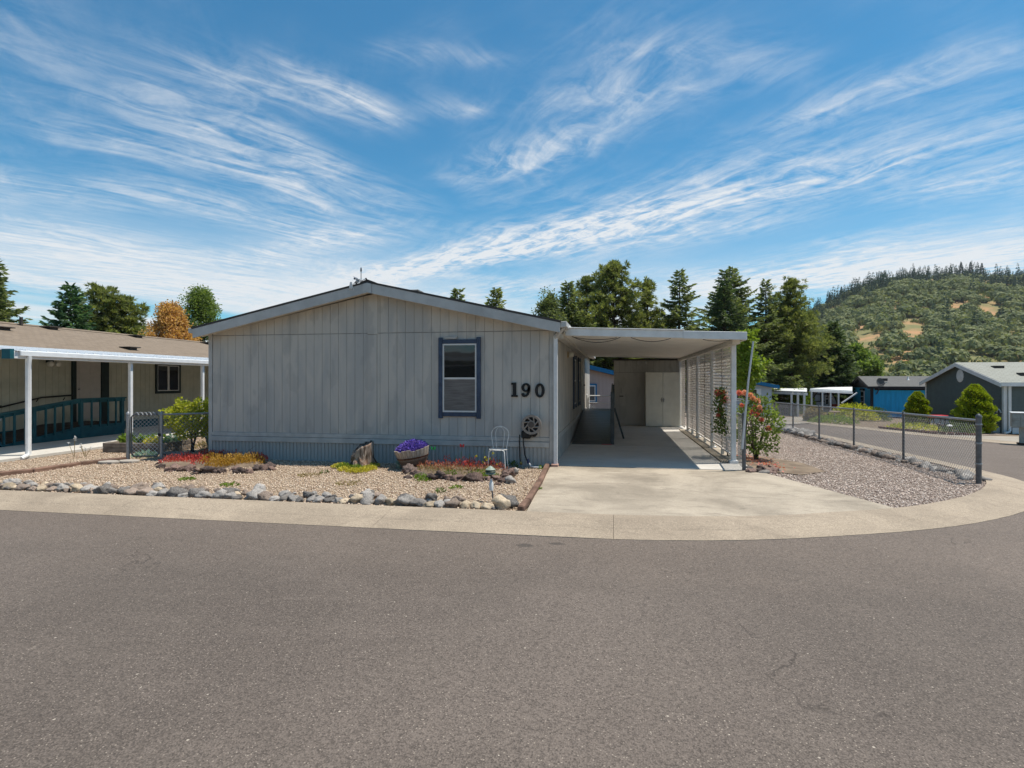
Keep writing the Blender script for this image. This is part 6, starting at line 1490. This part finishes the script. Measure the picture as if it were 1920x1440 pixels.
q = at(1566, 776, 46); g_ = terr(q.x, q.y); rc = thing('red_chest', 'dark red chest standing under the white metal carport', 'chest', (q.x, q.y, g_), YAW); MB().box(-.35, .35, -.25, .25, 0, .75).build('body', mat('dark_red_paint', (.22, .03, .015), .6, .15, 6), rc, bevel=.02); MB().box(-.38, .38, -.28, .28, .755, .84).build('lid', MATS['dark_red_paint'], rc, bevel=.02)
# pink home seen through the carport
PK = mat('dusty_pink_siding', (.40, .325, .30), .75, .06, 2, stretch=(5, 5, .3))
ph, pw_, pz = wall_home('pink_home', 'dusty pink home with blue fascia seen through the carport gap', 1060, 1190, 30, 682, 713, 790, PK, BLT)
fx_ = lambda px: pw_ * (px - 1060) / 130
w5 = MB().box(fx_(1100), fx_(1119), -.05, -.003, .62, 1.62).build('window', BLT, ph); MB().box(fx_(1101), fx_(1116), -.065, -.051, .70, 1.54).build('window_frame', WHITE, w5); MB().box(fx_(1102.5), fx_(1114.5), -.075, -.066, .76, 1.48).build('pane', GLASSL, w5)

# ------------------------------------------------------------------ planting across the road
def arb(label, px, ybase, ytop, wpx, D):
    b_ = at(px, ybase, D); b_.z = terr(b_.x, b_.y); h = (ybase - ytop) / F * D; Rr = wpx / F * D; t = thing('golden_shrub', label, 'shrub', b_, group='clipped golden shrubs')
    MB().tube([(0, 0, 0), (0, 0, h * .8)], [.08, .02], 6).build('trunk', BARK, t); n = 6500
    u = RNG.uniform(0, 1, n); a = RNG.uniform(0, 6.283, n); pr = np.maximum(.03, 1 - u ** 1.9) ** .62 * (1 - .35 * np.maximum(0, .2 - u) / .2)
    lob = 1 + .16 * np.sin(a * 4 + u * 15 + wpx) * np.cos(u * 11 - a * 3) + .10 * np.sin(u * 31 + a * 3)
    r = Rr * pr * lob * RNG.uniform(.8, 1.0, n); P = np.stack([r * np.cos(a), r * np.sin(a), u * h * .98], 1)
    D_ = np.stack([np.cos(a) * .8, np.sin(a) * .8, np.full(n, .7)], 1) + rnd(n) * .5
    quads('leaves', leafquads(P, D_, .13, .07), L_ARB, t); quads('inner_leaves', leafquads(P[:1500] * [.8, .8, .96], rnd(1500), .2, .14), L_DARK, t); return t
arb('tall clipped golden green shrub against the slate home gable', 1828, 812, 722, 32, 26.5)
arb('smaller clipped golden green shrub left of the slate home corner', 1720, 803, 739, 21, 31)
def lowshrub(name, label, px, py, w, d, h, m, n=900, ls=.14):
    p = T(px, py); t = thing(name, label, 'plant', p); dd = rnd(n); dd[:, 2] = np.abs(dd[:, 2]); P = dd * RNG.uniform(.6, 1, (n, 1)) * np.array([w, d, h]); quads('leaves', leafquads(P, dd + rnd(n) * .8 + np.array([0, 0, .4]), ls, ls * .4), m, t); return t
lowshrub('lime_groundcover', 'round lime green groundcover at the far kerb behind the fence', 1562, 794, 1.25, .7, .42, L_LIME, 1300, .12)
lowshrub('dry_grass_clump', 'tan dry grass clump left of the lime groundcover', 1528, 790, .5, .5, .75, L_TAN, 700, .25)
lowshrub('hedge_shrub', 'wide yellow green shrub before the blue home wall', 1600, 788, 1.5, .8, 1.05, L_SHRUB, 1800, .16)
lowshrub('hedge_shrub', 'darker end of the shrub row before the blue home corner', 1640, 789, .9, .7, .85, L_ROSE, 1000, .16)
lowshrub('hedge_shrub', 'low olive green groundcover behind the brick edging', 1712, 806, 1.3, .5, .3, L_SHRUB, 900, .12)
lowshrub('hedge_shrub', 'dark low foliage in front of the slate home gable', 1800, 812, .9, .5, .4, L_ROSE, 700, .13)
lowshrub('pergola_bush', 'bright green bush seen between the pergola posts', 1500, 778, 1.2, .8, 1.9, L_WEED, 1600, .2)
# brick edging and gravel bed before the slate home
pb = [T(1648, 803), T(1690, 807.5), T(1745, 812.5), T(1790, 815.5), T(1832, 817)]
be = thing('brick_edging', 'low scalloped red brown brick edging before the slate home', 'edging', (0, 0, 0)); BRK = mat('red_brown_brick', (.20, .085, .06), .9, .2, 9, rand=.2)
bm_ = MB().box(-.11, .11, -.05, .05, 0, .10).mesh('brick', BRK)
for a, b in zip(pb, pb[1:]):
    L = (b - a).length; k = max(1, int(L / .25)); az = math.atan2(b.y - a.y, b.x - a.x)
    for i in range(k): p = a.lerp(b, (i + .5) / k); link('brick', bm_, None, be, p, (0, random.uniform(-.1, .1), az))
gp_ = [(p.x, p.y) for p in pb] + [(gr_.x + .3, gr_.y - .2), (gl_.x - .2, gl_.y)]
sheet('far_gravel_bed', gp_, .0, GRAVGREY, 1.5)
sheet('far_driveway', [(15.4, 13.2), (17.4, 11.5), (24, 10.2), (40, 9.4), (40, 18.2), (20.2, 18.4), (16.6, 16.6), (14.3, 15.6)], .004, FARCONC, 1.5)
sheet('far_driveway', [(T(1448, 797).x, T(1448, 797).y), (T(1530, 793).x, T(1530, 793).y), (T(1508, 781).x, T(1508, 781).y), (T(1455, 783).x, T(1455, 783).y)], .004, FARCONC, 1.5)
# red bin, bird bath, solar light
q = T(1757, 803); rbn = thing('red_tub', 'flat bright red tub on legs between the golden shrubs', 'tub', (q.x, q.y, q.z), YAW); RP = mat('bright_red_paint', (.50, .012, .03), .4, .1, 8)
hz_ = (803 - 783) / F * depth(q.x, q.y)
MB().prism([(-.36, hz_), (.36, hz_), (.42, hz_ + .13), (-.42, hz_ + .13)], 1, -.25, .25).build('tray', RP, rbn, bevel=.02)
for sx in (-.28, .28): MB().beam((sx, -.15, 0), (sx, -.15, hz_), .04, .04).build('leg', BLACK, rbn); MB().beam((sx, .15, 0), (sx, .15, hz_), .04, .04).build('leg', BLACK, rbn)
for px, ybase, ytop, lb in ((1528, 790, 773, 'tan tray bird bath on a post in the dry grass clump'), (1565, 790, 772, 'second tan tray bird bath left of the blue home shrub')):
    q = T(px, ybase); h = (ybase - ytop) / F * depth(q.x, q.y); t = thing('bird_bath', lb, 'bird bath', q); MB().lathe([(.12, 0), (.05, .05), (.04, h - .05)], 12).build('pedestal', OFFWH, t, True); MB().lathe([(.05, h - .06), (.28, h - .02), (.3, h + .03), (.26, h + .02), (.05, h - .01)], 18).build('bowl', mat('tan_ceramic', (.45, .33, .24), .6, .1, 9) if 'tan_ceramic' not in MATS else MATS['tan_ceramic'], t, True)
q = T(1760, 813); t = thing('solar_light', 'thin solar light stake on the gravel by the brick edging', 'light', q); MB().tube([(0, 0, 0), (0, 0, .38)], .015, 6).build('stake', BLACK, t); MB().lathe([(.05, .36), (.1, .42), (.02, .47)], 12).build('head', BLACK, t, True)
q = T(1781, 812); t = thing('solar_light', 'white topped solar light beside the dark foliage', 'light', q); MB().tube([(0, 0, 0), (0, 0, .3)], .015, 6).build('stake', BLACK, t); MB().lathe([(.1, .28), (.12, .34), (.02, .38)], 12).build('head', WHITE, t, True)
# mailbox at the right edge
q = T(1919, 833); mbx = thing('mailbox_unit', 'grey metal mailbox unit on a pedestal at the right picture edge', 'mailbox', (q.x, q.y, q.z), R(-25)); hb = (833 - 801) / F * depth(q.x, q.y); ht_ = (833 - 775) / F * depth(q.x, q.y)
MBX = mat('weathered_mailbox_paint', (.34, .35, .31), .6, .12, 6, dirt=(.20, .16, .12))
MB().box(-.33, .33, -.24, .24, hb, ht_).build('cabinet', MBX, mbx, bevel=.01); MB().box(-.36, .36, -.27, .27, ht_ + .002, ht_ + .04).build('lid', WHITE, mbx, bevel=.01); MB().box(-.11, .11, -.1, .1, 0, hb - .001).build('pedestal', MBX, mbx, bevel=.01)
MB().box(-.17, .17, -.17, .17, .0, .05).build('base_plate', mat('rusty_base', (.07, .04, .03), .8, .3, 9), mbx)
for i in range(3):
    for j in range(2): MB().box(-.3 + i * .2, -.115 + i * .2, -.252, -.241, hb + .03 + j * (ht_ - hb - .04) / 2, hb + (ht_ - hb - .04) / 2 * (j + 1)).build('mail_door', MBX, mbx, bevel=.003)

# ================================================================== the home across the street, seen only as a reflection in the front window
ac = thing('opposite_home', 'low home with open carport across the street, mirrored in the front window', 'house', (-4, -34, 0))
MB().box(-16, -2, 0, 7, 0, 2.7).build('wall', NWALL, ac); MB().prism([(-.6, 2.6), (3.5, 3.7), (7.6, 2.6), (7.6, 2.7), (3.5, 3.8), (-.6, 2.7)], 0, -16.4, -1.6).build('roof', SHGREY, ac)
MB().box(-11, -1.6, .8 + 7, 15, 2.75, 2.95).build('carport_roof', WHITE, ac)
for x in (-10.8, -7.8, -4.9, -1.9): MB().box(x - .06, x + .06, 14.6, 14.72, 0, 2.74).build('carport_post', WHITE, ac)
for px_, y_, h_, r_, lb in ((-19, -40, 8, 3, 'dark tree behind the opposite home, left of its roof'), (-9, -45, 10, 4, 'dark tree rising behind the opposite home'), (0, -42, 8, 3, 'dark tree behind the opposite home carport')):
    t = thing('street_tree', lb, 'tree', (px_, y_, 0), group='trees across the street'); MB().tube([(0, 0, 0), (0, 0, h_ * .7)], [.2, .08], 8).build('trunk', BARK, t)
    n_ = 2500; d = rnd(n_); P = d * RNG.uniform(.5, 1, (n_, 1)) * np.array([r_, r_, h_ * .38]) + np.array([0, 0, h_ * .6]); quads('crown', leafquads(P, rnd(n_), .5, .35), L_DARK, t)

# ------------------------------------------------------------------ summer haze in the air
HAZE, t, out = newmat('summer_haze')
pv = t.node('ShaderNodeVolumePrincipled'); pv.inputs['Color'].default_value = (.86, .92, 1, 1); pv.inputs['Density'].default_value = 7e-5; pv.inputs['Anisotropy'].default_value = .2
t.l.new(pv.outputs[0], out.inputs['Volume'])
hz = MB().box(-1605, 1605, -1205, 1605, -12, 215).build('haze', HAZE); tag(hz, 'thin bluish summer haze filling the air towards the wooded hill', 'haze', kind='stuff')
